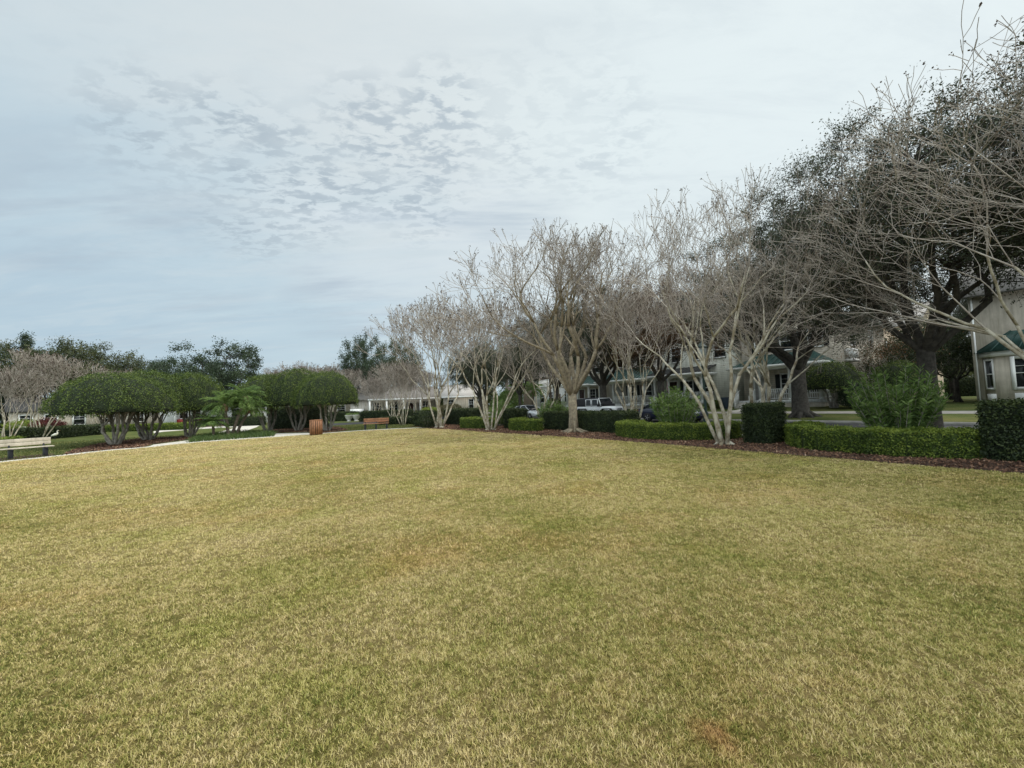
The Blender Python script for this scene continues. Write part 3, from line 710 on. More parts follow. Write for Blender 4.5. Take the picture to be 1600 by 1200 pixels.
# ------------------------------------------------------------------ leafy trees
def leafy_tree(name, seed, th, cz, rad, nclump, per, cr, leaf, lm, bark='bark_dark', tr=.35, limbs=7, shape='oak', droop=.0, aspect=.45, holes=.15, trunklean=(0, 0)):
    R = random.Random(seed); rg = np.random.default_rng(seed)
    root = empty(name); tk = MB()
    top = Vector((trunklean[0], trunklean[1], th))
    tk.tube([(0, 0, -.15), (0, 0, .15), (top.x * .4, top.y * .4, th * .5), top], [tr * 1.7, tr * 1.15, tr * .95, tr * .9], 12)
    for q_ in range(7):
        b_ = q_ * 2 * PI / 7 + R.uniform(-.3, .3); e = tr * R.uniform(2, 3)
        tk.tube([(0, 0, .45), (math.cos(b_) * e * .5, math.sin(b_) * e * .5, .12), (math.cos(b_) * e, math.sin(b_) * e, -.1)], [tr * .6, tr * .4, tr * .12], 6)
    cl = []
    while len(cl) < nclump:
        v = np.array([R.gauss(0, 1) for _ in range(3)]); v /= np.linalg.norm(v)
        if shape == 'oak':
            if v[2] < -.85: continue
            k = R.random() ** .45
            v = v * k * (1 + .13 * math.sin(3 * math.atan2(v[1], v[0]) + seed) + R.uniform(-.1, .1))
            if v[2] < 0: v[2] *= .75
        elif shape == 'cone':
            h = R.random() ** 1.3; a = R.uniform(0, 2 * PI); k = (1 - h) ** .8 * R.uniform(.5, 1)
            v = np.array([math.cos(a) * k, math.sin(a) * k, h * 2 - 1])
        cl.append(Vector((v[0] * rad[0], v[1] * rad[1], cz + v[2] * rad[2])))
    # limbs
    heads = []
    for i in range(limbs):
        a = 2 * PI * i / limbs + R.uniform(-.3, .3); e = R.uniform(.45, .72)
        tgt = Vector((math.cos(a) * rad[0] * e, math.sin(a) * rad[1] * e, cz + rad[2] * R.uniform(-.25, .35)))
        if i == 0: tgt = Vector((rad[0] * .1, 0, cz + rad[2] * .5))
        m1 = top.lerp(tgt, .35) + Vector((R.gauss(0, .2), R.gauss(0, .2), -.06 * rad[2] + R.uniform(-.1, .3)))
        m2 = top.lerp(tgt, .7) + Vector((R.gauss(0, .3), R.gauss(0, .3), R.gauss(0, .25)))
        pts = [top - Vector((0, 0, tr * .7)), m1, m2, tgt]; pts = [Vector(q_) for q_ in smoothline([tuple(q_) for q_ in pts], 3)]; pts = [q_ + Vector((R.gauss(0, .07), R.gauss(0, .07), R.gauss(0, .05))) * (i_ > 1) for i_, q_ in enumerate(pts)]; tk.tube(pts, [tr * (.50 - .42 * i_ / 9) for i_ in range(10)], 8)
        heads += [m1, m2, tgt]
    thin = []
    for c in cl:
        h = min(heads, key=lambda q: (q - c).length + (0 if q.z < c.z + .5 else 1.5))
        s_ = tr * .065; dd_ = (c - h).length; w1 = dd_ * .11
        q0 = h
        for k_ in range(1, 5):
            q1 = h.lerp(c, k_ / 4) + (Vector((R.gauss(0, w1), R.gauss(0, w1), R.gauss(0, w1) + .1 * dd_ * math.sin(PI * k_ / 4))) if k_ < 4 else Vector())
            thin.append((*q0, *q1, s_ * (1.3 - .25 * (k_ - 1)), s_ * (1.3 - .25 * k_))); q0 = q1
    Cn = np.array([tuple(c) for c in cl]); NS = 14
    sd_ = rg.normal(size=(nclump * NS, 3)); out_ = np.repeat(Cn - np.array([0, 0, cz - rad[2] * .4]), NS, 0); out_ /= np.linalg.norm(out_, axis=1)[:, None]
    sd_ = sd_ / np.linalg.norm(sd_, axis=1)[:, None] + out_ * .55 + np.array([0, 0, .18]); sd_ /= np.linalg.norm(sd_, axis=1)[:, None]
    sl_ = cr * (.45 + .85 * rg.random(nclump * NS)); s0_ = np.repeat(Cn, NS, 0)
    e_ = s0_ + sd_ * sl_[:, None]
    thin += np.concatenate([s0_, e_, np.full((len(e_), 1), tr * .025), np.full((len(e_), 1), tr * .01)], 1).tolist()
    V, F_ = prisms(thin, 4)
    b0 = len(tk.v); tk.v.extend(map(tuple, V)); tk.f.setdefault(4, []).extend((F_ + b0).tolist()); tk.m.setdefault(4, []).extend([0] * len(F_))
    tk.build('trunk', MT[bark], root, smooth=True)
    n = nclump * per; idx = np.repeat(np.arange(nclump), per)
    pk = idx * NS + rg.integers(0, NS, n); t_ = .2 + .84 * rg.random(n) ** .8
    C = s0_[pk] + sd_[pk] * (sl_[pk] * t_)[:, None] + rg.normal(size=(n, 3)) * (leaf * .75 + cr * .05)
    V, F_, r_ = leaf_cards(C, leaf, rg, aspect)
    cb = np.repeat(rg.random(nclump)[idx] * .5, 4); r_ = np.clip(r_ * .5 + cb, 0, 1)
    build('crown', V, [F_], MT[lm], root, rnd=r_)
    register(root); return root
GO = 'live oaks lining the street'
oak1 = leafy_tree('live_oak', 3, 2.9, 6.8, (4.6, 4.6, 3.9), 460, 330, .8, .072, 'leaf_oak', tr=.25, limbs=9)
place(oak1, G(UV(3.0, 17.6)), 1.0, (.92, .92, .96), 'nearest dark live oak, its thick trunk behind the oleander on the street verge', GO, True)
oak2 = leafy_tree('live_oak', 8, 3.0, 7.4, (6.3, 6.3, 4.8), 340, 400, 1.0, .105, 'leaf_oak', tr=.42, limbs=8)
place(oak2, G(at(1249, 24.4)), .3, 1, 'dark live oak with a low fork across the road before the beige porch house', GO, True)
oak3 = leafy_tree('live_oak', 15, 3.2, 7.6, (5.6, 5.6, 4.6), 260, 340, 1.0, .11, 'leaf_rust', tr=.3, limbs=7)
place(oak3, G(UV(20.2, 28.4)), 0, (.9, .9, .92), 'rusty brown leaved oak behind the splayed white crape myrtle', GO, True)
place(oak2, G(UV(26.6, 28.4)), 2.0, (.85, .85, .98), 'dark live oak in front of the sage siding house with the flag', GO)
place(oak2, G(UV(33.5, 28.4)), 4.0, (.8, .8, .98), 'dark live oak behind the thick trunked crape myrtle', GO)
place(oak1, G(UV(40.5, 28.4)), 4.6, (.72, .72, .88), 'dark live oak behind the silver parked car', GO)
place(oak2, G(UV(50.5, 28.4)), 5.2, (.72, .72, .85), 'dark live oak at the end of the street beside the tan cottage', GO)
place(oak1, G(UV(3.4, 47)), 3.2, (.85, .85, 1.0), 'dark oak filling the gap behind the bay window house', 'back garden trees')
place(oak1, G(UV(-3.6, 17.5)), 3.9, (1.22, 1.22, 1.02), 'dark oak crown entering at the upper right corner above the bay window house', GO)
bgA = leafy_tree('broadleaf_tree', 21, 2.8, 8.0, (6.2, 6.2, 4.2), 130, 150, 1.15, .26, 'leaf_olive', tr=.3, limbs=6)
place(bgA, G(at(84, 62)), 0, (1.1, 1, 1.12), 'olive green tree on the skyline above the pale bench', None, True)
place(bgA, G(at(150, 66)), 2, (1.1, 1, 1.12), 'olive green tree on the skyline above the leftmost topiary', 'skyline trees')
place(bgA, G(at(10, 60)), 4, (.9, .9, 1.08), 'olive green tree on the skyline at the left edge of the picture', 'skyline trees')
place(bgA, G(at(206, 72)), 5, (.7, .7, 1.0), 'small olive tree on the skyline above the left topiary row', 'skyline trees')
bgB = leafy_tree('broadleaf_tree', 29, 2.4, 6.5, (6.4, 5.2, 5.2), 150, 160, 1.0, .24, 'leaf_bluegreen', tr=.3, limbs=6)
place(bgB, G(at(345, 58)), .4, (1.05, 1, 1.06), 'broad dark green tree on the skyline above the palm cluster', None, True)
place(bgB, G(at(285, 63)), 3.4, (.85, 1, .95), 'dark green tree on the skyline left of the palm cluster', 'skyline trees')
place(bgB, G(at(572, 66)), 2.2, (.62, .7, 1.22), 'compact dark magnolia like tree on the skyline above the orange bench', 'skyline trees')
place(bgA, G(at(625, 80)), 1.2, (.8, .8, 1.25), 'brownish tree on the skyline behind the corner crape myrtle', 'skyline trees')
place(bgB, G(at(760, 78)), 1.2, (1.1, 1, 1.15), 'dark tree behind the tan cottage roof', 'skyline trees')
con = leafy_tree('conifer', 33, 2.0, 8.0, (3.0, 3.0, 6.6), 120, 150, .8, .22, 'leaf_bluegreen', tr=.22, limbs=4, shape='cone')
place(con, G(at(38, 61)), 0, (1, 1, 1.0), 'pointed dark conifer on the skyline above the wide bare crape myrtle', None, True)
place(bgB, G(UV(24, 56)), 1.2, (1.3, 1.1, 1.15), 'dark tree behind the roofs of the terraced houses', 'back garden trees')
place(bgB, G(UV(-3, 58)), 2.2, (1.3, 1.1, 1.2), 'dark tree behind the bay window house roof', 'back garden trees')
dk = leafy_tree('shade_tree', 41, 1.2, 3.0, (2.0, 2.0, 2.0), 60, 200, .6, .10, 'leaf_hedge', tr=.1, limbs=5)
place(dk, G(UV(6.6, 38)), 0, 1, 'dark evergreen shrub tree in the gap left of the bay window house', None, True)
place(dk, G(UV(5.6, 41)), 4, (1.2, 1.2, 1.3), 'tall dark evergreen shrub tree directly beside the bay window house wall', 'garden shrub trees')
place(dk, G(at(1488, 33)), 1, (1.7, 1.7, 1.5), 'dark evergreen shrub tree seen just right of the near oak trunk', 'garden shrub trees')
place(dk, G(at(1452, 39)), 5, (1.7, 1.7, 1.4), 'dark evergreen shrub tree straight behind the near oak trunk', 'garden shrub trees')
place(dk, G(UV(8.9, 41)), 2, 1, 'dark evergreen shrub tree further back in the gap beside the cream building', 'garden shrub trees')

# far wood closing the horizon
rg = np.random.default_rng(77); n = 90000
ang = np.radians(-66 + rg.random(n) * 132); dist = 95 + rg.random(n) * 22
X = np.sin(ang) * dist; Y = np.cos(ang) * dist
hh = 5.6 + 1.2 * np.sin(ang * 40) + .8 * np.sin(ang * 97 + 1) + .6 * np.sin(ang * 211)
Z = hh * rg.random(n) ** .6
V, F_, r_ = leaf_cards(np.stack([X, Y, Z], 1), .75, rg, .6)
tag(build('woodland', V, [F_], MT['leaf_olive'], rnd=r_), 'low dark belt of distant woodland behind the houses', 'woodland', kind='stuff')

# ------------------------------------------------------------------ domed topiary trees
def dome(name, seed, a, b, z0, h, stems, nleaf=26000, leaf=.075, spread=.45):
    R = random.Random(seed); rg = np.random.default_rng(seed)
    root = empty(name); tk = MB()
    for i in range(stems):
        an = 2 * PI * i / stems + R.uniform(-.4, .4); e = R.uniform(.55, .9)
        p0 = Vector((math.cos(an) * .12, math.sin(an) * .12, -.05))
        k1 = Vector((math.cos(an) * a * .14, math.sin(an) * b * .14, z0 * .18))
        k2 = Vector((math.cos(an + R.uniform(-.5, .5)) * a * spread * e * .8, math.sin(an) * b * spread * e * .8, z0 * .55))
        k3 = Vector((math.cos(an + R.uniform(-.3, .3)) * a * spread * e * .85, math.sin(an) * b * spread * e * .85, z0 * .85))
        k4 = Vector((math.cos(an) * a * spread * 1.2, math.sin(an) * b * spread * 1.2, z0 + h * .35))
        pts = smoothline([tuple(q) for q in (p0, k1, k2, k3, k4)], 3)
        pts = [Vector(q) + Vector((R.gauss(0, .025), R.gauss(0, .025), 0)) for q in pts]
        n = len(pts); tk.tube(pts, [.10 - .065 * j / n for j in range(n)], 7)
        for _ in range(3):
            j = R.randint(4, n - 3); q = pts[j]; t = Vector((q.x * R.uniform(1.2, 2.1) + R.gauss(0, .2), q.y * R.uniform(1.2, 2.1) + R.gauss(0, .2), z0 + h * .3))
            tk.tube([q, q.lerp(t, .5) + Vector((R.gauss(0, .08), R.gauss(0, .08), .05)), t], [.04, .032, .02], 5)
    tk.build('trunk', MT['bark_grey'], root, smooth=True)
    def surf(n, k):
        u = rg.random(n); th = rg.random(n) * 2 * PI
        zz = rg.random(n) ** .85
        # dome outside or gently hollow underside
        under = rg.random(n) < .26
        rr = np.where(under, np.sqrt(rg.random(n)) * .98, (1 - zz ** 2.0) ** .5)
        wob = 1 + .035 * np.sin(5 * th + seed) + .03 * np.sin(11 * th + 3 * zz + seed)
        r_ = rr * wob * k
        x, y = np.cos(th) * r_ * a, np.sin(th) * r_ * b
        rim = .20 * np.sin(4 * th + seed) + .13 * np.sin(9 * th + 2 * seed) + .08 * np.sin(17 * th)
        z = np.where(under, z0 + .34 * h * (1 - rr ** 2) - .12 + rg.random(n) * .25 + rim * rr ** 2, z0 + rim * (1 - zz) ** 3 + zz * h * (k if k < 1 else 1) * wob)
        lump = .05 * np.sin(x * 4.3 + seed) * np.sin(y * 4.9) + .03 * np.sin(x * 9 + z * 7) * np.sin(y * 8)
        x = x * (1 + lump); y = y * (1 + lump); z = z + lump * 1.2
        return np.stack([x, y, z], 1), under
    n = nleaf
    C, un = surf(n, 1); C += rg.normal(size=C.shape) * .045
    nr = C - np.array([0, 0, z0 - .4]); nr /= np.linalg.norm(nr, axis=1)[:, None]
    V, F_, r_ = leaf_cards(C, leaf, rg, .55, nr, .7)
    zf = np.clip((C[:, 2] - z0) / h, 0, 1)
    # sprigs standing off
    C2, _ = surf(n // 14, 1.03); C2[:, 2] += rg.random(len(C2)) * .09
    V2, F2, r2 = leaf_cards(C2, leaf * 1.2, rg, .35)
    V = np.concatenate([V, V2]); F_ = np.concatenate([F_, F2 + n * 4]); r_ = np.concatenate([r_, r2])
    # inner mass
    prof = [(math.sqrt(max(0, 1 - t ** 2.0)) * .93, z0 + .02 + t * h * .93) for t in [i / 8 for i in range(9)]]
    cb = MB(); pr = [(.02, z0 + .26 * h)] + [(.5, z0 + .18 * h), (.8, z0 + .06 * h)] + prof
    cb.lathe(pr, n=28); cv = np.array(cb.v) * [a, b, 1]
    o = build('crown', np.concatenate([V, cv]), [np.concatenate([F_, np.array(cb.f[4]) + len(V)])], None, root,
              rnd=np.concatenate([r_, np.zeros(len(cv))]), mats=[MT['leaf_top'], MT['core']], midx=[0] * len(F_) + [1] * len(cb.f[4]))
    register(root); return root
GT = 'clipped dome topiary trees'
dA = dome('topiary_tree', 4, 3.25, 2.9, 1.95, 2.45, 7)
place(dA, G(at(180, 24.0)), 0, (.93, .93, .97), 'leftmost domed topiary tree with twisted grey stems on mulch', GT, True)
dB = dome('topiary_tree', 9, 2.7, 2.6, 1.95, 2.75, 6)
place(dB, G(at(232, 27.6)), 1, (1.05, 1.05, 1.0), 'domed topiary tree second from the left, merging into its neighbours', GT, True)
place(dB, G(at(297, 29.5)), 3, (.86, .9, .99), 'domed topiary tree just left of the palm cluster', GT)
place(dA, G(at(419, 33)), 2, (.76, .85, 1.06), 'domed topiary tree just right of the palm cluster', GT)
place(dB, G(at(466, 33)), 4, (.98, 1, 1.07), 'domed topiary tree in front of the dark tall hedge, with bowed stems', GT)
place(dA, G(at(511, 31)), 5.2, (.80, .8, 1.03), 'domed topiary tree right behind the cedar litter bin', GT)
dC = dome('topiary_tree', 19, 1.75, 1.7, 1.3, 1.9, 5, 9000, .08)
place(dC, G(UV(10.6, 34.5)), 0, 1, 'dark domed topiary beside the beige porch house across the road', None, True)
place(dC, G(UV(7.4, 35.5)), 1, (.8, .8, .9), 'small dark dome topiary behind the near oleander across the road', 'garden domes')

# ------------------------------------------------------------------ hedges
def hedge(path, wd, ht, lm, core, dens, leaf, label, group, seed, closed_ends=True, name='hedge'):
    rg = np.random.default_rng(seed)
    P_ = [Vector(p).to_2d() for p in path]; n = len(P_)
    seg = [(P_[i], P_[i + 1]) for i in range(n - 1)]
    c0 = P_[0]
    cx = sum(p.x for p in P_) / n; cy = sum(p.y for p in P_) / n
    root = (cx, cy, gz(cx, cy))
    Ln = [(b - a).length for a, b in seg]; T = sum(Ln)
    def frame(s):
        out = np.zeros((len(s), 4)); acc = 0
        for (a, b), l in zip(seg, Ln):
            k = (s >= acc - 1e-6) & (s <= acc + l + 1e-6); t = (s[k] - acc) / l; d = (b - a) / l
            out[k, 0] = a.x + (b.x - a.x) * t; out[k, 1] = a.y + (b.y - a.y) * t; out[k, 2] = d.x; out[k, 3] = d.y; acc += l
        return out
    Cs, Ns = [], []
    def emit(num, fn):
        s, off, z, nl, ns_, nz = fn(num); fr_ = frame(np.clip(s, 0, T))
        over = s - np.clip(s, 0, T)
        x = fr_[:, 0] - fr_[:, 3] * off + fr_[:, 2] * over; y = fr_[:, 1] + fr_[:, 2] * off + fr_[:, 3] * over
        wz = .02 * np.sin(x * 3.1 + y * 2.3) + .015 * np.sin(x * 7 - y * 5)
        Cs.append(np.stack([x - cx, y - cy, z + wz * (z > ht * .6)], 1))
        Ns.append(np.stack([-fr_[:, 3] * nl + fr_[:, 2] * ns_, fr_[:, 2] * nl + fr_[:, 3] * ns_, nz], 1))
    h2 = wd / 2
    nt_, nsd, ne = int(T * wd * dens), int(T * ht * dens), int(wd * ht * dens)
    emit(nt_, lambda m: (rg.random(m) * T, (rg.random(m) * 2 - 1) * h2, np.full(m, ht), np.zeros(m), np.zeros(m), np.ones(m)))
    for sg in (-1, 1): emit(nsd, lambda m: (rg.random(m) * T, np.full(m, sg * h2) * (1 - .05 * rg.random(m)), .02 + rg.random(m) * (ht - .02), np.full(m, float(sg)), np.zeros(m), np.zeros(m) + .3))
    for e_, sg in ((0, -1.), (T, 1.)): emit(ne, lambda m: (np.full(m, e_ + 0.0), (rg.random(m) * 2 - 1) * h2, .02 + rg.random(m) * (ht - .02), np.zeros(m), np.full(m, sg), np.zeros(m) + .3))
    C = np.concatenate(Cs); NN = np.concatenate(Ns)
    C += rg.normal(size=C.shape) * leaf * .55
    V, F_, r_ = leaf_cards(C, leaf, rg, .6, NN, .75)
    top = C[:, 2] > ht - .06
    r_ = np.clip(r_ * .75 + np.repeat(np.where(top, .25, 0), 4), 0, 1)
    # sprigs
    k = rg.random(len(C)) < .035; S_ = C[k] + NN[k] * .035 + rg.normal(size=(k.sum(), 3)) * .02
    V2, F2, r2 = leaf_cards(S_, leaf * 1.3, rg, .35); F2 = F2 + len(V)
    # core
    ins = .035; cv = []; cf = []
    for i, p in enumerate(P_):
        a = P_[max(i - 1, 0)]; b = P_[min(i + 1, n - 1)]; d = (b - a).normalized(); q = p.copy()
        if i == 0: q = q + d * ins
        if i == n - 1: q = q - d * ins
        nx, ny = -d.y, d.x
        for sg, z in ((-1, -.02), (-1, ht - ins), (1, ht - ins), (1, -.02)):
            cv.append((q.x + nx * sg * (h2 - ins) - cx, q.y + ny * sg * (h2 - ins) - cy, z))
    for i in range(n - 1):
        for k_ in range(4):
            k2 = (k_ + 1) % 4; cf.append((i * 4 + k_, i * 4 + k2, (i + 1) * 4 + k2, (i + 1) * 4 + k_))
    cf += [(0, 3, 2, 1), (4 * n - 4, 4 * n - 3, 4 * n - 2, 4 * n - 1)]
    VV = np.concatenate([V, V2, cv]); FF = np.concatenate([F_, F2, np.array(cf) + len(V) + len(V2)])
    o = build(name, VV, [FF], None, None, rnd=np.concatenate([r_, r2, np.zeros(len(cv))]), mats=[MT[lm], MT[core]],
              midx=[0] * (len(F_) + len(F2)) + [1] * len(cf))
    o.location = root
    return tag(o, label, 'hedge', group)
GTL, GLW = 'tall dark hedges of the street side bed', 'low bright hedges of the street side bed'
uvp = lambda *p: [UV(*q) for q in p]
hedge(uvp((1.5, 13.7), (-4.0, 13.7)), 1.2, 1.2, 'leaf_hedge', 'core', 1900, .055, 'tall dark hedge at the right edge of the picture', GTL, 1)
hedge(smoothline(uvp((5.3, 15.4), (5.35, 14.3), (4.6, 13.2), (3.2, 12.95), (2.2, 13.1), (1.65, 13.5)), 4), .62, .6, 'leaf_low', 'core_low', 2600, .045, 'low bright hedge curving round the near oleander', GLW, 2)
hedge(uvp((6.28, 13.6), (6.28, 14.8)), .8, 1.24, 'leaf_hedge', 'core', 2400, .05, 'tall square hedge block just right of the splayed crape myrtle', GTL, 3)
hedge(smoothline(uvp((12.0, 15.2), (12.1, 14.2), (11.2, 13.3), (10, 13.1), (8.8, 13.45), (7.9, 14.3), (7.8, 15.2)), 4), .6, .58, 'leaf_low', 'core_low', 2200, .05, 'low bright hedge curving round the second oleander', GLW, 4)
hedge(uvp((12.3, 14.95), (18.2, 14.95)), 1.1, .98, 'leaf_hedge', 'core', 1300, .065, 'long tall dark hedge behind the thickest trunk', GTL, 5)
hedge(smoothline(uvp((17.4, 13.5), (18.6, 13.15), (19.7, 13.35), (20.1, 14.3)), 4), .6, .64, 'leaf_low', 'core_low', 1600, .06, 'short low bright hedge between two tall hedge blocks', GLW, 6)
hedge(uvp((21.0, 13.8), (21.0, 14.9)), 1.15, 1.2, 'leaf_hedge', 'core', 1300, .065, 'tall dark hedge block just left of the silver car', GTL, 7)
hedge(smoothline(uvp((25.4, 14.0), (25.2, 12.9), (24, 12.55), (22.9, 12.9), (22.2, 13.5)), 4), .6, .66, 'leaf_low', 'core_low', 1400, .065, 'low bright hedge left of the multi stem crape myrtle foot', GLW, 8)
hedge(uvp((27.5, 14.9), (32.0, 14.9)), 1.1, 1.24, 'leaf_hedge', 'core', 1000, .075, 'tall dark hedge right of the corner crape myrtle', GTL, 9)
GF = 'hedges across the park'
def hedge_px(a, b, d0, d1, wd, ht, label, s, lm='leaf_hedge', core='core'):
    p0, p1 = at(a, d0), at(b, d1)
    return hedge([p0, p1], wd, ht, lm, core, 420, .12, label, GF, s)
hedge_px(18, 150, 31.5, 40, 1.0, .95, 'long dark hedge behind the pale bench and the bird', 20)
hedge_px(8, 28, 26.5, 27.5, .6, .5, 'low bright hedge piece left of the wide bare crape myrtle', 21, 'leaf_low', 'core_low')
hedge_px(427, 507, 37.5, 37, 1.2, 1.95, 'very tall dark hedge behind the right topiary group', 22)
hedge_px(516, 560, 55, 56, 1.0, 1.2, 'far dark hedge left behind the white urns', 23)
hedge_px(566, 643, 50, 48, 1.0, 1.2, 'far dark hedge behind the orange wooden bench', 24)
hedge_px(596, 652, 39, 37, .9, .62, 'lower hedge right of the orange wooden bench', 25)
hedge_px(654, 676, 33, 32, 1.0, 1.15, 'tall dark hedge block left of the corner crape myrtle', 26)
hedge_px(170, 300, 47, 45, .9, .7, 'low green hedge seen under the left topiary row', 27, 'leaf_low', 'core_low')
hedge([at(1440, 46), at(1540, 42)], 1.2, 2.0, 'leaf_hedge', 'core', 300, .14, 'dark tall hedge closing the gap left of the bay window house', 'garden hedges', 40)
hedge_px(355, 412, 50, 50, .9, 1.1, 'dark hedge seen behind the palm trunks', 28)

# ------------------------------------------------------------------ shrubs
def oleander(seed, r, h, nst=70, leaf=.15, lm='leaf_ole'):
    R = random.Random(seed); rg = np.random.default_rng(seed); root = empty('oleander')
    thin = []; C = []; D = []
    for i in range(nst):
        a = R.uniform(0, 2 * PI); e = r * math.sqrt(R.random()); hh = h * R.uniform(.6, 1.0) * (1 - .3 * (e / r) ** 2)
        b = Vector((math.cos(a) * e * .35, math.sin(a) * e * .35, 0)); m = Vector((math.cos(a) * e * .75, math.sin(a) * e * .75, hh * .55)); t = Vector((math.cos(a) * e * 1.05, math.sin(a) * e * 1.05, hh))
        thin += [(*b, *m, .014, .011), (*m, *t, .011, .005)]
        for k in range(110):
            f_ = .12 + .9 * (k / 110); q = b.lerp(m, f_ / .55) if f_ < .55 else m.lerp(t, (f_ - .55) / .45)
            aa = R.uniform(0, 2 * PI); dd = Vector((math.cos(aa) * .8, math.sin(aa) * .8, R.uniform(.15, .9))).normalized()
            C.append(tuple(q + dd * leaf * .5)); D.append(tuple(dd))
    V, F_ = prisms(thin, 4); build('stems', V, [F_], MT['bark_grey'], root)
    V, F_, r_ = leaf_cards(np.array(C), leaf, rg, .2, None, .12, np.array(D)); build('foliage', V, [F_], MT[lm], root, rnd=r_)
    register(root); return root
GOL = 'oleanders in the hedged bays'
o1 = oleander(5, 1.15, 2.25, 85, .17)
place(o1, G(UV(3.2, 14.9)), 0, (.88, .88, 1.04), 'nearest feathery green oleander behind the low hedge, before the dark oak trunk', GOL, True, 'shrub')
o2 = oleander(6, 1.0, 2.1, 75, .17)
place(o2, G(UV(9.9, 14.7)), 0, (1, 1, .98), 'feathery oleander in the second hedge bay in front of the dark blue car', GOL, True, 'shrub')
place(o2, G(UV(18.7, 15.6)), 2, (.95, .95, .87), 'feathery oleander between the silver car and the thickest trunk', GOL, cat='shrub')
place(o1, G(UV(24.0, 15.2)), 3, (.8, .8, .85), 'oleander behind the low hedge left of the silver car', GOL, cat='shrub')
def shrub(label, loc, r, h, lm, seed, leaf=.08, n=5000, name='shrub'):
    rg = np.random.default_rng(seed); v = rg.normal(size=(n, 3)); v /= np.linalg.norm(v, axis=1)[:, None]
    k = .55 + .45 * rg.random(n) ** .4; lob = 1 + .14 * np.sin(4 * np.arctan2(v[:, 1], v[:, 0]) + seed) + .1 * np.sin(7 * v[:, 2] + seed)
    C = v * (k * lob)[:, None] * [r, r, h / 2]; C[:, 2] += h * .5; C = C[C[:, 2] > .02]
    V, F_, r_ = leaf_cards(C, leaf, rg, .45)
    root = empty(name, loc, 0, label, 'shrub')
    build('foliage', V, [F_], MT[lm], root, rnd=r_)
    t = MB()
    for i in range(5):
        a = i * 1.26; t.tube([(0, 0, -.05), (math.cos(a) * r * .3, math.sin(a) * r * .3, h * .4), (math.cos(a) * r * .6, math.sin(a) * r * .6, h * .8)], [.03, .02, .01], 5)
    t.build('stems', MT['bark_grey'], root); return root
shrub('dark purple green bushy shrub at the foot of the corner crape myrtle', G(at(667, 29.6)), .75, 1.15, 'leaf_hedge', 2, .08)
shrub('lime yellow shrub in front of the low porch house', G(at(672, 50)), 1.3, 1.7, 'leaf_lime', 3, .12)
shrub('bronze grassy shrub in front of the tan cottage window', G(at(704, 52)), 1.6, 2.1, 'leaf_brown', 4, .14)
shrub('lime green shrub by the left background house', G(at(38, 50)), 1.6, 1.9, 'leaf_lime', 5, .14)
shrub('red leaved shrub behind the wide bare crape myrtle', G(at(74, 45)), 1.3, 1.9, 'leaf_red', 6, .14)
shrub('dark shrub beside the white portico house', G(at(312, 55)), 1.5, 1.8, 'leaf_hedge', 7, .14)
shrub('green shrub on the left of the white balcony house', G(at(792, 52)), 1.8, 3.2, 'leaf_ole', 8, .16, 7000)
shrub('dark foundation shrub under the porch of the sage siding house', G(UV(21.5, 34.4)), .8, .9, 'leaf_hedge', 9, .08)
shrub('low green shrub by the steps of the sage siding house', G(UV(19.2, 34.4)), .8, .8, 'leaf_top', 10, .08)
shrub('grey green spiky shrub beside the beige porch house corner', G(UV(9.2, 33.6)), .8, 1.7, 'leaf_bluegreen', 11, .12)
cRust = bare_tree('crape_myrtle', 72, 4.6, 6, .36, .05, 0, 3, .008, 1.3, 'bark_tan', base_spread=.2, roots=False, pods=False)
rg = np.random.default_rng(8); n = 3500; v = rg.normal(size=(n, 3)) * [1.2, 1.2, .7]; v[:, 2] += 4.0
V, F_, r_ = leaf_cards(v, .09, rg, .5); build('leaves', V, [F_], MT['leaf_rust'], cRust, rnd=r_)
place(cRust, G(UV(8.2, 36.5)), 0, 1, 'small ornamental tree with copper leaves in front of the cream building', None, True)

# liriope round the palms
rg = np.random.default_rng(12)
isl = [gp(*p) for p in [(292, 692.2), (335, 688.8), (387, 685.0), (428, 682.4), (430, 679), (405, 677), (375, 676.5), (335, 680), (300, 687)]]
bx = [p[0] for p in isl]; by = [p[1] for p in isl]; n = 9000
X = min(bx) + rg.random(n) * (max(bx) - min(bx)); Y = min(by) + rg.random(n) * (max(by) - min(by)); k = inside(isl, X, Y); X, Y = X[k], Y[k]
g = blades('border_grass', np.stack([X, Y, np.full(len(X), .01)], 1), .22 + .25 * rg.random(len(X)), np.full(len(X), .03), rg, MT['leaf_lir'])
tag(g, 'dark strappy border grass round the palm trunks', 'ground cover', kind='stuff')

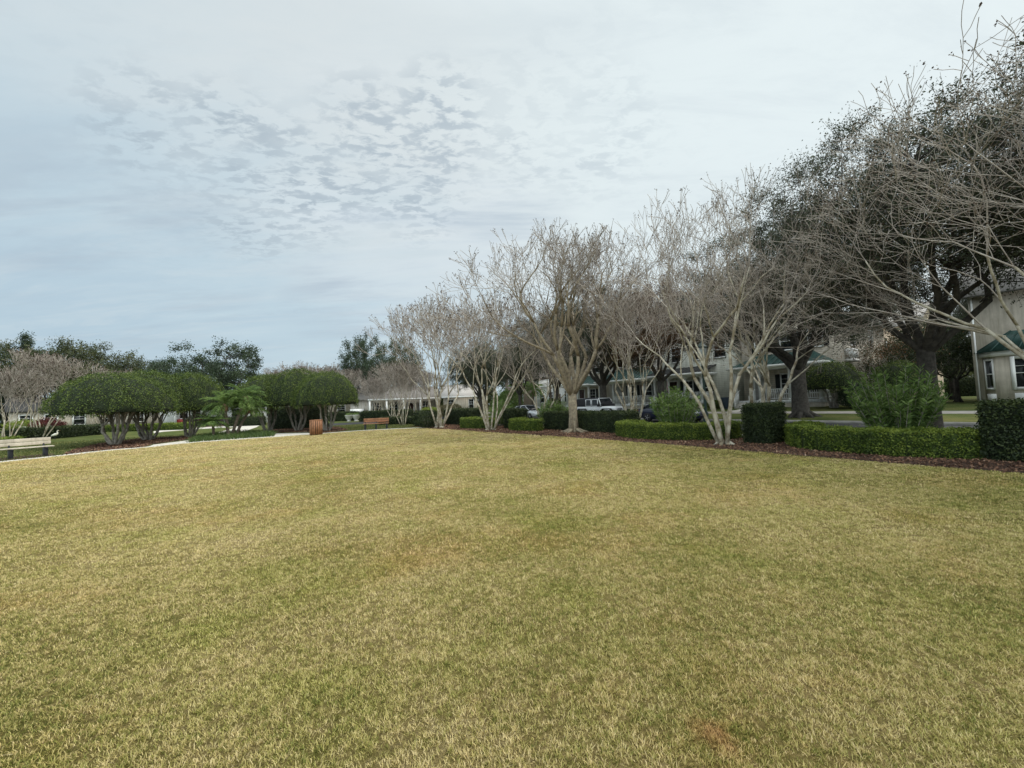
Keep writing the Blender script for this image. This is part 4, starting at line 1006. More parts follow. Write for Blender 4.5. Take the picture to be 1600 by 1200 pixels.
# ------------------------------------------------------------------ palms
def palm(seed, h, lean, nfr=34, fl=1.35, dead=True):
    R = random.Random(seed); rg = np.random.default_rng(seed); root = empty('pygmy_palm')
    t = MB(); top = Vector((lean[0], lean[1], h))
    pts = [(0, 0, -.05), (lean[0] * .3, lean[1] * .3, h * .35), (lean[0] * .7, lean[1] * .7, h * .7), tuple(top)]
    t.tube(smoothline(pts, 3), [.085 + .01 * (i % 2) for i in range(9)] + [.11], 9); t.build('trunk', MT['wood'], root)
    if dead:
        d = MB(); d.lathe([(.05, -.5), (.17, -.35), (.2, -.1), (.1, .05)], tuple(top), 9); d.build('crownshaft', MT['dead_frond'], root)
    C = []; D = []; rach = []
    for i in range(nfr):
        a = i * 2.4 + R.uniform(-.2, .2); el = R.uniform(-.25, 1.25); L = fl * R.uniform(.85, 1.1)
        p = top.copy(); d = Vector((math.cos(a) * math.cos(el), math.sin(a) * math.cos(el), math.sin(el)))
        side = Vector((-math.sin(a), math.cos(a), 0)); n = 12
        for k in range(n):
            q = p + d * L / n; rach.append((*p, *q, .011, .008))
            if k > 1:
                for sg in (-1, 1):
                    for j in (0, .2, .4, .6, .8):
                        dd = (side * sg + d * .75 + Vector((0, 0, -.35))).normalized(); ll = .30 * math.sin(PI * (k + .6) / (n + 1)) + .06
                        C.append(tuple(p.lerp(q, j) + dd * ll * .5)); D.append((*dd, ll))
            p = q; d = (d + Vector((0, 0, -.14))).normalized()
    D = np.array(D); V, F_, r_ = leaf_cards(np.array(C), D[:, 3] / 1.0, rg, .06, None, .08, D[:, :3])
    V2, F2 = prisms(rach, 3)
    build('fronds', np.concatenate([V, V2]), [np.concatenate([F_, F2 + len(V)])], MT['leaf_palm'], root, rnd=np.concatenate([r_, np.full(len(V2), .6)]))
    register(root); return root
GP = 'pygmy date palms in the border grass'
pA = palm(2, 2.0, (-.25, 0)); place(pA, G(at(357, 27.2)), 0, 1.12, 'pygmy palm with the brightest spreading crown, centre of the cluster', GP, True, 'palm')
pB = palm(5, 2.5, (.75, .2)); place(pB, G(at(362, 27.8)), 0, 1.1, 'tallest pygmy palm of the cluster, leaning right', GP, True, 'palm')
place(pA, G(at(334, 26.8)), 2.0, (.9, .9, .55), 'shortest pygmy palm, left in the cluster', GP, cat='palm')
place(pB, G(at(368, 28.2)), .5, (1.1, 1.1, .78), 'pygmy palm leaning right at the right end of the cluster', GP, cat='palm')
place(pA, G(at(816, 54)), 1, (1.5, 1.5, 1.5), 'left one of two small palms before the white balcony house', 'palms by the white house', cat='palm')
place(pA, G(at(831, 53)), 3, (1.4, 1.4, 1.45), 'right one of two small palms before the white balcony house', 'palms by the white house', cat='palm')
pC = palm(9, 6.2, (.1, 0), 30, 1.5, True)
place(pC, G(at(806, 57)), 0, (1.3, 1.3, 1.0), 'tall cabbage palm beside the brown house', None, True, 'palm')
place(pC, G(at(861, 46)), 2, (1.2, 1.2, .9), 'tall cabbage palm right of the white balcony house', 'cabbage palms', cat='palm')

# ------------------------------------------------------------------ benches, bin
def bench(L, pm, legs, label, loc, rz):
    r = empty('park_bench', loc, rz, label, 'bench')
    s = MB()
    for k in range(3): s.box(-L / 2, L / 2, -.46 + k * .155, -.32 + k * .155, .42, .465)
    s.build('seat', pm, r, bevel=.008)
    b = MB()
    for k in range(2): b.beam((-L / 2, .03 + k * .02, .60 + k * .16 + .01), (L / 2, .03 + k * .02, .60 + k * .16 + .01), .045, .145)
    b.build('backrest', pm, r, bevel=.008)
    for x in legs:
        l = MB(); l.box(x - .06, x + .06, -.36, -.12, -.02, .36); l.box(x - .04, x + .04, -.46, .02, .36, .415)
        l.beam((x, -.02, .38), (x, .10, .84), .06, .05); l.box(x - .09, x + .09, -.40, -.08, -.02, .02); l.build('leg', MT['black'], r, bevel=.006)
    return r
# bench local -y is the front
p0, p1 = gp(0, 718.5), gp(78, 711.5)
dx, dy = p1[0] - p0[0], p1[1] - p0[1]; l_ = math.hypot(dx, dy); dx, dy = dx / l_, dy / l_
L1 = 2.4; c = (p1[0] - dx * L1 / 2, p1[1] - dy * L1 / 2)
rz = math.atan2(dy, dx)
bench(2.45, MT['plank_pale'], (-1.0, 0, 1.0), 'pale cream slatted bench on black legs at the left edge of the picture', (c[0], c[1], 0), rz)
a_, b_ = gp(567, 671.6), gp(609, 669.3)
c = ((a_[0] + b_[0]) / 2, (a_[1] + b_[1]) / 2)
bench(1.85, MT['cedar'], (-.78, 0, .78), 'orange cedar bench on three black legs beyond the far lawn edge', (c[0], c[1], 0), math.radians(14))
bn = empty('litter_bin', G(gp(494, 679.5)), 0, 'orange cedar slatted round litter bin on the walkway', 'bin')
m = MB()
for i in range(18):
    a = 2 * PI * i / 18; w_ = .05
    ca, sa = math.cos(a), math.sin(a)
    vs_ = []
    for z in (.04, .95):
        for rr, ss in ((.36, -1), (.36, 1), (.385, 1), (.385, -1)): vs_.append((ca * rr - sa * w_ * ss, sa * rr + ca * w_ * ss, z))
    m.add(vs_, [(3, 2, 1, 0), (4, 5, 6, 7), (0, 1, 5, 4), (1, 2, 6, 5), (2, 3, 7, 6), (3, 0, 4, 7)])
m.build('slats', MT['cedar'], bn)
m = MB(); m.lathe([(.345, 0), (.345, .93), (.30, .93), (.28, .1)], n=24); m.build('liner', MT['cedar_line'], bn)
m = MB(); m.lathe([(.39, .945), (.40, .96), (.40, .985), (.26, .995), (.25, .95)], n=24); m.build('rim', MT['cedar'], bn)

# bird
bd = empty('white_egret', G(gp(86, 687)), .4, 'white bird standing on the grass behind the pale bench', 'bird')
m = MB(); prof = [((-.26, 0, .30), .02), ((-.16, 0, .36), .075), ((0, 0, .42), .115), ((.10, 0, .47), .09), ((.15, 0, .56), .045), ((.12, 0, .64), .03), ((.13, 0, .71), .032), ((.17, 0, .74), .036), ((.21, 0, .735), .02)]
m.tube([p for p, r in prof], [r for p, r in prof], 10); bo = m.build('body', MT['feather'], bd, smooth=True)
m = MB(); m.tube([(.20, 0, .735), (.32, 0, .715)], [.014, .003], 6); m.build('beak', MT['beak'], bd)
for s in (-1, 1):
    m = MB(); m.tube([(0, s * .035, .36), (-.02, s * .035, .18), (0, s * .035, 0), (.05, s * .035, 0)], [.012, .009, .009, .005], 6); m.build('leg', MT['black'], bd)

# urns
def urn():
    r = empty('stone_urn'); m = MB()
    m.lathe([(.30, -.02), (.30, .08), (.2, .12), (.22, .2), (.46, .5), (.52, .78), (.56, .82), (.56, .88), (.48, .88), (.46, .8)], n=24); m.build('bowl', MT['planter'], r, smooth=False)
    rg = np.random.default_rng(3); v = rg.normal(size=(300, 3)) * [.22, .22, .1]; v[:, 2] += .95
    V, F_, r_ = leaf_cards(v, .12, rg, .4); build('foliage', V, [F_], MT['leaf_ole'], r, rnd=r_)
    register(r); return r
ur = urn(); place(ur, G(at(545, 53)), 0, .95, 'left one of the three white stone urns on the far lawn', 'stone urns', True, 'planter')
place(ur, G(at(556.5, 53)), 1, .95, 'middle one of the three white stone urns on the far lawn', 'stone urns', cat='planter')
place(ur, G(at(565, 56)), 2, .8, 'right and smallest of the three white stone urns on the far lawn', 'stone urns', cat='planter')

# street lamp
lp = empty('street_lamp', G(at(1101, 17.4)), 0, 'green street lamp post with frosted lantern behind the splayed crape myrtle', 'street lamp')
m = MB(); m.lathe([(.16, 0), (.16, .12), (.12, .2), (.12, .6), (.08, .7), (.06, 1.0), (.05, 3.15), (.08, 3.2), (.06, 3.3)], n=14); m.build('post', MT['lamp_green'], lp)
m = MB(); m.lathe([(.10, 3.3), (.17, 3.42), (.21, 3.72)], n=8); m.build('lantern', MT['lantern'], lp)
m = MB(); m.lathe([(.26, 3.72), (.24, 3.76), (.10, 3.92), (.03, 3.95), (.02, 4.05)], n=8); m.build('cap', MT['lamp_green'], lp)

# ------------------------------------------------------------------ cars
def wheel(root, x, y, r, w, ext):
    wh = MB(); wh.lathe([(r * .62, -w / 2), (r * .95, -w / 2), (r, -w / 3), (r, w / 3), (r * .95, w / 2), (r * .62, w / 2)], (x, y, r), 22, 'y'); o = wh.build('wheel', MT['tyre'], root)
    s = 1 if y > 0 else -1
    rm = MB(); rm.lathe([(r * .62, -w * .3), (r * .6, w * .2), (r * .2, w * .36), (.02, w * .38)] if s > 0 else [(.02, -w * .38), (r * .2, -w * .36), (r * .6, -w * .2), (r * .62, w * .3)], (x, y, r), 22, 'y')
    for k in range(5):
        a = k * 2 * PI / 5; rm.beam((x, y + s * w * .4, r), (x + math.cos(a) * r * .58, y + s * w * .4, r + math.sin(a) * r * .58), .05, .03)
    rm.build('rim', MT['rim'], o)
def loft(st):
    """st: list of (x, [(y,z)...]) half sections mirrored in y"""
    m = MB(); k = len(st[0][1]); vs_ = []; fs_ = []
    for x, pr in st:
        full_ = [(x, y, z) for y, z in pr] + [(x, -y, z) for y, z in reversed(pr)]
        vs_ += full_
    n = 2 * k
    for i in range(len(st) - 1):
        for j in range(n):
            j2 = (j + 1) % n; fs_.append((i * n + j, (i + 1) * n + j, (i + 1) * n + j2, i * n + j2))
    fs_.append(tuple(range(n))); fs_.append(tuple((len(st) - 1) * n + j for j in range(n))[::-1])
    m.add(vs_, fs_); return m
def sedan(pm, label):
    r = empty('parked_car', label=label, cat='car')
    # x forward, length 4.7
    S = [(-2.32, .62, .55, .78), (-2.2, .80, .35, .98), (-1.6, .88, .22, 1.04), (-.9, .90, .20, .98), (0, .91, .20, .95), (.9, .91, .20, .93), (1.5, .89, .22, .88), (2.05, .84, .25, .78), (2.3, .70, .30, .66), (2.38, .55, .36, .58)]
    m = loft([(x, [(w_ * .9, zb), (w_, zb + .15), (w_, (zb + zt) / 2 + .1), (w_ * .97, zt - .06), (w_ * .86, zt), (w_ * .4, zt + .025)]) for x, w_, zb, zt in S])
    m.build('body', pm, r, smooth=True)
    C_ = [(-1.75, .80, 1.02, 1.04), (-1.05, .72, 1.0, 1.36), (-.3, .70, .96, 1.45), (.35, .69, .95, 1.43), (1.25, .76, .91, .93)]
    g = loft([(x, [(w_ * 1.12, zb - .05), (w_ * 1.05, zb + (zt - zb) * .3), (w_, zb + (zt - zb) * .85), (w_ * .85, zt), (w_ * .4, zt + .01)]) for x, w_, zb, zt in C_])
    g.build('windows', MT['glass'], r, smooth=True)
    t = loft([(x, [(w_ * .98, zt - .03), (w_ * .84, zt + .012), (w_ * .4, zt + .022)]) for x, w_, zb, zt in C_[1:4]]); t.build('roof', pm, r, smooth=True)
    for s in (-1, 1):
        p = MB()
        for a, b in (((-1.7, .86, 1.03), (-1.0, .73, 1.36)), ((-.35, .84, .95), (-.3, .715, 1.42)), ((1.2, .84, .92), (.38, .71, 1.42)), ((-1.0, .73, 1.37), (.38, .71, 1.42))):
            p.beam((a[0], s * a[1], a[2]), (b[0], s * b[1], b[2]), .06, .05)
        p.build('pillars', pm, r)
        h = MB(); h.add([(2.33, s * .45, .6), (2.2, s * .74, .62), (2.02, s * .845, .70), (2.05, s * .80, .78), (2.34, s * .5, .70)], [(0, 1, 2, 3, 4) if s < 0 else (4, 3, 2, 1, 0)])
        for i_, v_ in enumerate(h.v): h.v[i_] = (v_[0] + .02, v_[1] * 1.01, v_[2])
        h.build('headlight', MT['lens'], r)
        h = MB(); h.box(-2.34, -2.2, s * .5 - .2 * (s < 0), s * .5 + .2 * (s > 0), .72, .86); h.build('tail_light', MT['tail'], r)
        h = MB(); h.box(.78, .95, s * .93 - .08, s * .93 + .08, .93, 1.04); h.build('mirror', pm, r)
        for x in (-1.38, 1.42): wheel(r, x, s * .80, .33, .22, 0)
    b = MB(); b.box(2.34, 2.395, -.4, .4, .34, .52); b.build('grille', MT['black'], r)
    register(r); return r
def jeep(label):
    r = empty('parked_car', label=label, cat='car'); pm = MT['car_white']
    S = [(-2.15, .74, .50, 1.12), (-2.1, .78, .46, 1.16), (.55, .78, .46, 1.16), (.62, .74, .46, 1.15), (1.85, .62, .5, 1.08), (1.92, .58, .55, 1.04)]
    m = loft([(x, [(w_ * .96, zb), (w_, zb + .08), (w_, zt - .1), (w_ * .97, zt), (w_ * .5, zt + .02)]) for x, w_, zb, zt in S]); m.build('body', pm, r)
    m = loft([(x, [(w_, zb), (w_ * .98, zb + .2), (w_ * .94, zt - .1), (w_ * .9, zt), (w_ * .4, zt + .02)]) for x, w_, zb, zt in [(-2.1, .76, 1.15, 1.80), (-.9, .76, 1.15, 1.86), (.3, .75, 1.15, 1.85), (.36, .745, 1.15, 1.80), (.72, .74, 1.13, 1.2)]])
    m.build('soft_top', MT['car_black'], r)
    for s in (-1, 1):
        for x0, x1, nm in ((-1.0, -.42, 'rear'), (-.32, .32, 'front')):
            d = MB()
            d.beam((x0, s * .755, 1.2), (x0, s * .72, 1.72), .05, .05); d.beam((x1, s * .755, 1.2), (x1 - .02, s * .72, 1.72), .05, .05)
            d.beam((x0, s * .72, 1.72), (x1, s * .72, 1.72), .05, .05); d.beam((x0, s * .765, 1.18), (x1, s * .765, 1.18), .05, .05)
            dd = d.build('door_frame', pm, r)
            g = MB(); g.add([(x0 + .03, s * .772, 1.2), (x1 - .03, s * .772, 1.2), (x1 - .03, s * .735, 1.7), (x0 + .03, s * .735, 1.7)], [(0, 1, 2, 3) if s < 0 else (3, 2, 1, 0)]); g.build('window', MT['glass'], dd)
        f = MB()
        for x in (-1.35, 1.35):
            f.beam((x - .55, s * .86, .80), (x - .36, s * .86, .97), .22, .05); f.beam((x - .36, s * .86, .97), (x + .36, s * .86, .97), .22, .05); f.beam((x + .36, s * .86, .97), (x + .6, s * .86, .78), .22, .05)
        f.build('fender', MT['car_black'], r)
        h = MB(); h.lathe([(.10, -.02), (.11, .02)], (0, 0, 0), 14); h.v = [(1.93 + z, s * .40 + y, .88 + x) for x, y, z in h.v]; h.build('headlight', MT['lens'], r)
        h = MB(); h.box(.46, .58, s * .88 - .09, s * .88 + .09, 1.14, 1.34); h.build('mirror', MT['car_black'], r)
        for x in (-1.35, 1.35): wheel(r, x, s * .78, .40, .26, 0)
    w_ = MB(); w_.beam((.66, -.72, 1.18), (.36, -.66, 1.80), .06, .06); w_.beam((.66, .72, 1.18), (.36, .66, 1.80), .06, .06); w_.beam((.36, -.68, 1.80), (.36, .68, 1.80), .06, .06); w_.beam((.68, -.72, 1.16), (.68, .72, 1.16), .05, .05); wf = w_.build('windscreen_frame', pm, r)
    g = MB(); g.add([(.70, -.66, 1.2), (.70, .66, 1.2), (.41, .62, 1.78), (.41, -.62, 1.78)], [(0, 1, 2, 3)]); g.build('windscreen', MT['glass'], wf)
    g = MB()
    for k in range(7): g.box(1.925, 1.94, -.26 + k * .08, -.22 + k * .08, .68, 1.0)
    g.build('grille', MT['black'], r)
    b = MB(); b.box(1.98, 2.12, -.8, .8, .48, .64); b.box(1.9, 1.99, -.4, -.3, .5, .6); b.box(1.9, 1.99, .3, .4, .5, .6); b.build('bumper', MT['black'], r)
    b = MB(); b.lathe([(.2, -.1), (.38, -.12), (.4, 0), (.38, .1), (.2, .1)], (0, 0, 0), 20); b.v = [(-2.28 + z, y, .98 + x) for x, y, z in b.v]; b.build('spare_wheel', MT['tyre'], r)
    register(r); return r
RC = STREET_ROT    # heading down the street, towards -u
def road_at(u, v): x, y = UV(u, v); return (x, y, -.12)
s1 = sedan(MT['car_silver'], 'silver sedan parked along the far kerb, partly behind the hedge blocks'); s1.location = road_at(34.0, 24.9); s1.rotation_euler = (0, 0, RC)
s1['group'] = 'cars parked along the far kerb'
j = jeep('white open sided off-roader with black soft top parked along the far kerb'); j.location = road_at(23.6, 24.9); j.rotation_euler = (0, 0, RC); j['group'] = 'cars parked along the far kerb'
j.scale = (1.03, 1.03, 1.03)
s2 = sedan(MT['car_navy'], 'dark blue sedan parked along the far kerb behind the oleander'); s2.location = road_at(17.0, 24.9); s2.rotation_euler = (0, 0, RC); s2['group'] = 'cars parked along the far kerb'
s3 = copy_tree(s1, G(UV(3.6, 47), .02), .7, 1, 'white car glimpsed in the gap behind the near oak trunk', 'car', 'cars glimpsed behind the houses')

# ------------------------------------------------------------------ houses
def window(root, x, z, w_, h_, y=0.0, shutters=False, bars=(2, 2), face='front', trim=.10):
    """front: wall plane y facing -y; right: wall plane x=y facing +x"""
    def T(m):
        if face == 'right': m.v = [(y - q[1], q[0], q[2]) for q in m.v]      # local x->y, outward(-y)->+x
        else: m.v = [(q[0], q[1] + y, q[2]) for q in m.v]
        return m
    f = MB(); t = trim
    f.box(x - w_ / 2 - t, x - w_ / 2, -.06, .0, z - t, z + h_ + t); f.box(x + w_ / 2, x + w_ / 2 + t, -.06, .0, z - t, z + h_ + t)
    f.box(x - w_ / 2, x + w_ / 2, -.06, .0, z + h_, z + h_ + t); f.box(x - w_ / 2, x + w_ / 2, -.08, .0, z - t, z)
    f.box(x - w_ / 2, x + w_ / 2, -.045, -.012, z + h_ / 2 - .025, z + h_ / 2 + .025)
    for i in range(1, bars[0]): f.box(x - w_ / 2 + w_ * i / bars[0] - .012, x - w_ / 2 + w_ * i / bars[0] + .012, -.035, -.012, z + h_ / 2 + .025, z + h_)
    if bars[1] > 1: f.box(x - w_ / 2, x + w_ / 2, -.034, -.013, z + h_ * .75 - .012, z + h_ * .75 + .012)
    fo = T(f).build('window', MT['white'], root)
    g = MB(); g.box(x - w_ / 2, x + w_ / 2, -.012, -.004, z, z + h_); T(g).build('pane', MT['glass'], fo)
    if shutters:
        for s in (-1, 1):
            sh = MB(); xc = x + s * (w_ / 2 + t + .2)
            sh.box(xc - .17, xc + .17, -.035, 0, z - .03, z + h_ + .03)
            for k in range(int(h_ / .12)): sh.box(xc - .13, xc + .13, -.045, -.034, z + .05 + k * .12, z + .09 + k * .12)
            T(sh).build('shutter', MT['shutter'], root)
def gable(W, D, z, h, ov, axis, mat_, root, name='roof', x0=0, y0=0, th=.14, ribs=0):
    m = MB()
    if axis == 'x':   # ridge along x
        for sy in (-1, 1):
            ye = y0 + (D / 2 + sy * (D / 2 + ov)); zr = z + h; ze = z - ov * h / (D / 2)
            A = [(x0 - ov, ye, ze), (x0 + W + ov, ye, ze), (x0 + W + ov, y0 + D / 2, zr), (x0 - ov, y0 + D / 2, zr)]
            v_ = A + [(p[0], p[1], p[2] + th) for p in A]
            m.add(v_, [(0, 1, 2, 3), (7, 6, 5, 4), (0, 4, 5, 1), (1, 5, 6, 2), (2, 6, 7, 3), (3, 7, 4, 0)])
            for k in range(ribs):
                xx = x0 - ov + .02 + (W + 2 * ov - .04) * k / (ribs - 1); m.beam((xx, ye, ze + th + .02), (xx, y0 + D / 2, zr + th + .02), .035, .05)
    else:
        for sx in (-1, 1):
            xe = x0 + (W / 2 + sx * (W / 2 + ov)); zr = z + h; ze = z - ov * h / (W / 2)
            A = [(xe, y0 - ov, ze), (xe, y0 + D + ov, ze), (x0 + W / 2, y0 + D + ov, zr), (x0 + W / 2, y0 - ov, zr)]
            v_ = A + [(p[0], p[1], p[2] + th) for p in A]
            m.add(v_, [(0, 1, 2, 3), (7, 6, 5, 4), (0, 4, 5, 1), (1, 5, 6, 2), (2, 6, 7, 3), (3, 7, 4, 0)])
            for k in range(ribs):
                yy = y0 - ov + .02 + (D + 2 * ov - .04) * k / (ribs - 1); m.beam((xe, yy, ze + th + .02), (x0 + W / 2, yy, zr + th + .02), .035, .05)
    return m.build(name, mat_, root)
def walls(W, D, H, m, root, gab=None, gh=0, name='wall', x0=0, y0=0, z0=-.3):
    b = MB(); b.box(x0, x0 + W, y0, y0 + D, z0, H)
    if gab == 'x':
        for x in (x0, x0 + W):
            b.add([(x, y0, H), (x, y0 + D, H), (x, y0 + D / 2, H + gh)], [(0, 1, 2)])
    if gab == 'y':
        for y in (y0, y0 + D):
            b.add([(x0, y, H), (x0 + W, y, H), (x0 + W / 2, y, H + gh)], [(0, 1, 2)])
    return b.build(name, m, root)
def porch(root, x0, x1, dep, zf, ze, zw, posts, door_gap, roofm='roof_green', brackets=False, gable_end=False, step_x=None, rail_side=True, fascia=True):
    m = MB(); m.box(x0, x1, -dep, -.003, zf - .22, zf); m.build('porch_deck', MT['white2'], root)
    m = MB(); m.box(x0 + .06, x1 - .06, -dep + .06, -.006, -.3, zf - .223); m.build('porch_base', MT['stucco'], root)
    for x in posts:
        p = MB(); p.box(x - .08, x + .08, -dep + .04, -dep + .20, zf, ze - .25); p.box(x - .12, x + .12, -dep + .01, -dep + .23, zf, zf + .12); p.box(x - .12, x + .12, -dep + .01, -dep + .23, ze - .42, ze - .25)
        if brackets:
            for s in (-1, 1):
                for k in range(5):
                    a0, a1 = k * PI / 10, (k + 1) * PI / 10; R_ = .42
                    p.beam((x + s * (.5 - R_ * math.cos(a0)), -dep + .12, ze - .72 + R_ * math.sin(a0)), (x + s * (.5 - R_ * math.cos(a1)), -dep + .12, ze - .72 + R_ * math.sin(a1)), .05, .07)
        p.build('column', MT['white'], root)
    # railing bays
    xs = sorted(posts)
    for a, b in zip(xs, xs[1:]):
        if door_gap and a - .05 <= door_gap <= b + .05: continue
        r_ = MB(); r_.box(a + .09, b - .09, -dep + .08, -dep + .15, zf + .86, zf + .92); r_.box(a + .09, b - .09, -dep + .09, -dep + .14, zf + .1, zf + .15)
        n = max(2, int((b - a) / .14))
        for k in range(1, n): xx = a + (b - a) * k / n; r_.box(xx - .022, xx + .022, -dep + .093, -dep + .137, zf + .15, zf + .86)
        r_.build('railing', MT['white'], root)
    if rail_side:
        r_ = MB(); xx = x1 - .12; r_.box(xx - .035, xx + .035, -dep + .2, -.05, zf + .86, zf + .92); r_.box(xx - .025, xx + .025, -dep + .2, -.05, zf + .1, zf + .15)
        for k in range(1, 15): yy = -dep + .2 + (dep - .25) * k / 15; r_.box(xx - .02, xx + .02, yy - .022, yy + .022, zf + .15, zf + .86)
        r_.build('railing', MT['white'], root)
    m = MB(); o = .3
    m.box(x0 - .05, x1 + .05, -dep - .02, -.006, ze - .25, ze); m.build('beam', MT['white'], root)
    r_ = MB()
    if gable_end:      # hipped porch roof ends
        A = [(x0 - o, -dep - o, ze), (x1 + o, -dep - o, ze), (x1 - dep * .6, -.005, zw), (x0 + dep * .6, -.005, zw), (x0 - o, -.005, ze), (x1 + o, -.005, ze)]
        r_.add(A, [(0, 1, 2, 3), (1, 5, 2), (0, 3, 4)])
        r_.add([(p[0], p[1], p[2] - .0) for p in [(x0 - o, -dep - o, ze + .001), (x1 + o, -dep - o, ze + .001), (x1 + o, -.005, ze + .001), (x0 - o, -.005, ze + .001)]], [(3, 2, 1, 0)])
        nr = int((x1 - x0) / .45)
        for k in range(nr + 1):
            xx = x0 + (x1 - x0) * k / nr; t = min(1, (xx - (x0 - o)) / (dep * .6 + o), ((x1 + o) - xx) / (dep * .6 + o))
            r_.beam((xx, -dep - o, ze + .03), (xx, -dep - o + (dep + o) * t, ze + .03 + (zw - ze) * t), .03, .05)
    else:
        A = [(x0 - o, -dep - o, ze), (x1 + o, -dep - o, ze), (x1 + o, -.005, zw), (x0 - o, -.005, zw)]; v_ = A + [(p[0], p[1], p[2] + .08) for p in A]
        r_.add(v_, [(3, 2, 1, 0), (4, 5, 6, 7), (0, 1, 5, 4), (1, 2, 6, 5), (2, 3, 7, 6), (3, 0, 4, 7)])
        nr = int((x1 - x0 + 2 * o) / .45)
        for k in range(nr + 1): xx = x0 - o + .02 + (x1 - x0 + 2 * o - .04) * k / nr; r_.beam((xx, -dep - o, ze + .10), (xx, -.01, zw + .10), .03, .05)
    r_.build('porch_roof', MT[roofm], root)
    f = MB(); f.box(x0 - o - .02, x1 + o + .02, -dep - o - .04, -dep - o - .005, ze - .16, ze + .06)
    f.box(x1 + o + .005, x1 + o + .035, -dep - o, -.01, ze - .16, ze + .0); f.build('fascia', MT['white'], root)
    if step_x is not None:
        s = MB(); n = max(2, int(zf / .17))
        for k in range(n): s.box(step_x - .6, step_x + .6, -dep - .3 * (n - k), -dep - .3 * (n - k - 1) - .002, -.3, zf * (k + 1) / (n + 1))
        s.build('steps', MT['concrete'], root)
        h = MB()
        for sx in (-.62, .62):
            h.beam((step_x + sx, -dep - .3 * n, .95), (step_x + sx, -dep + .05, zf + .9), .05, .05); h.box(step_x + sx - .05, step_x + sx + .05, -dep - .3 * n - .05, -dep - .3 * n + .05, -.1, 1.0)
            for k in range(1, 7):
                t = k / 7; yy = -dep - .3 * n + t * .3 * n; h.box(step_x + sx - .02, step_x + sx + .02, yy - .02, yy + .02, zf * t * .8, .93 + t * (zf - .05))
        h.build('handrail', MT['white'], root)
def door(root, x, z, mat_='door', y=0.0):
    d = MB(); d.box(x - .45, x + .45, y - .05, y - .004, z, z + 2.1); o = d.build('door', MT[mat_], root)
    f = MB(); f.box(x - .57, x - .45, y - .07, y - .004, z, z + 2.22); f.box(x + .45, x + .57, y - .07, y - .004, z, z + 2.22); f.box(x - .45, x + .45, y - .07, y - .004, z + 2.1, z + 2.22); f.build('door_frame', MT['white'], o)
    h = MB(); h.lathe([(.03, -.03), (.03, .03)], (x + .36, y - .09, z + 1.0), 8, 'y'); h.build('handle', MT['black'], o)
def house(name, label, u1, v, z=None):
    x, y = UV(u1, v); return empty(name, (x, y, .5 if z is None else z), STREET_ROT, label, 'house')
VF = 37.4
# 1: stucco house with bay window, at the right
h = house('stucco_house', 'beige stucco house with green roofed bay window at the right edge', 4.2, 36.2)
walls(13, 11, 6.6, MT['stucco'], h, 'x', 3.2); gable(13, 11, 6.6, 3.2, .5, 'x', MT['roof_grey'], h)
bay = MB(); P0 = [(.35, 0), (.95, -.9), (4.6, -.9), (5.2, 0)]
def prism(m, pts, z0, z1):
    n = len(pts); m.add([(p[0], p[1], z) for z in (z0, z1) for p in pts], [tuple(range(n))[::-1], tuple(range(n, 2 * n))] + [(i, (i + 1) % n, n + (i + 1) % n, n + i) for i in range(n)])
prism(bay, [(p[0], p[1] if p[1] else -.003) for p in P0][::1], -.3, 2.95); bo = bay.build('bay', MT['stucco'], h)
m = MB(); prism(m, [(.18, -.004), (.86, -1.04), (4.69, -1.04), (5.37, -.004)], 2.72, 3.0); m.build('bay_fascia', MT['white'], bo)
m = MB(); m.add([(.05, -.005, 3.0), (.8, -1.2, 3.0), (4.75, -1.2, 3.0), (5.5, -.005, 3.0), (1.5, -.006, 4.15), (4.0, -.006, 4.15)], [(1, 2, 5, 4), (0, 1, 4), (2, 3, 5), (3, 2, 1, 0)])
for t in [i / 8 for i in range(9)]: m.beam((.8 + 3.95 * t, -1.2, 3.02), (1.5 + 2.5 * t, -.01, 4.17), .03, .05)
m.beam((.05, -.01, 3.02), (1.5, -.01, 4.17), .05, .06)
m.build('bay_roof', MT['roof_green'], bo)
window(bo, 2.45, .95, 1.7, 1.55, -.9, bars=(4, 2), trim=.16)
m = MB(); m.box(1.5, 4.1, -.94, -.902, .05, .62); m.build('panel', MT['white'], bo)
# angled bay window
ax = Vector((.6, -.9, 0)); al = ax.length; ax /= al; nn = Vector((ax.y, -ax.x, 0))
sw = MB(); sf = MB()
def onbay(m, a0, a1, z0, z1, off0, off1):
    q = [Vector((.35, 0, 0)) + ax * a + nn * o for a, o in ((a0, off0), (a1, off0), (a1, off1), (a0, off1))]
    m.add([(p.x, p.y, z) for z in (z0, z1) for p in q], [(3, 2, 1, 0), (4, 5, 6, 7), (0, 1, 5, 4), (1, 2, 6, 5), (2, 3, 7, 6), (3, 0, 4, 7)])
onbay(sf, .20, .28, .85, 2.6, .004, .06); onbay(sf, .80, .88, .85, 2.6, .004, .06); onbay(sf, .28, .80, .85, .95, .004, .06); onbay(sf, .28, .80, 2.5, 2.6, .004, .06); onbay(sf, .28, .80, 1.70, 1.76, .006, .05)
onbay(sf, .20, .88, .08, .6, .004, .03)
so_ = sf.build('window', MT['white'], bo); onbay(sw, .28, .80, .95, 2.5, .003, .015); sw.build('pane', MT['glass'], so_)
for x in (3.1, 7.0, 10): window(h, x, 4.4, 1.0, 1.4, 0, True)
window(h, 9, 1.0, 1.0, 1.5, 0, True)
m = MB(); m.tube([(.14, -.07, -.2), (.14, -.07, 6.3)], [.04, .04], 8); m.build('downpipe', MT['white'], h)
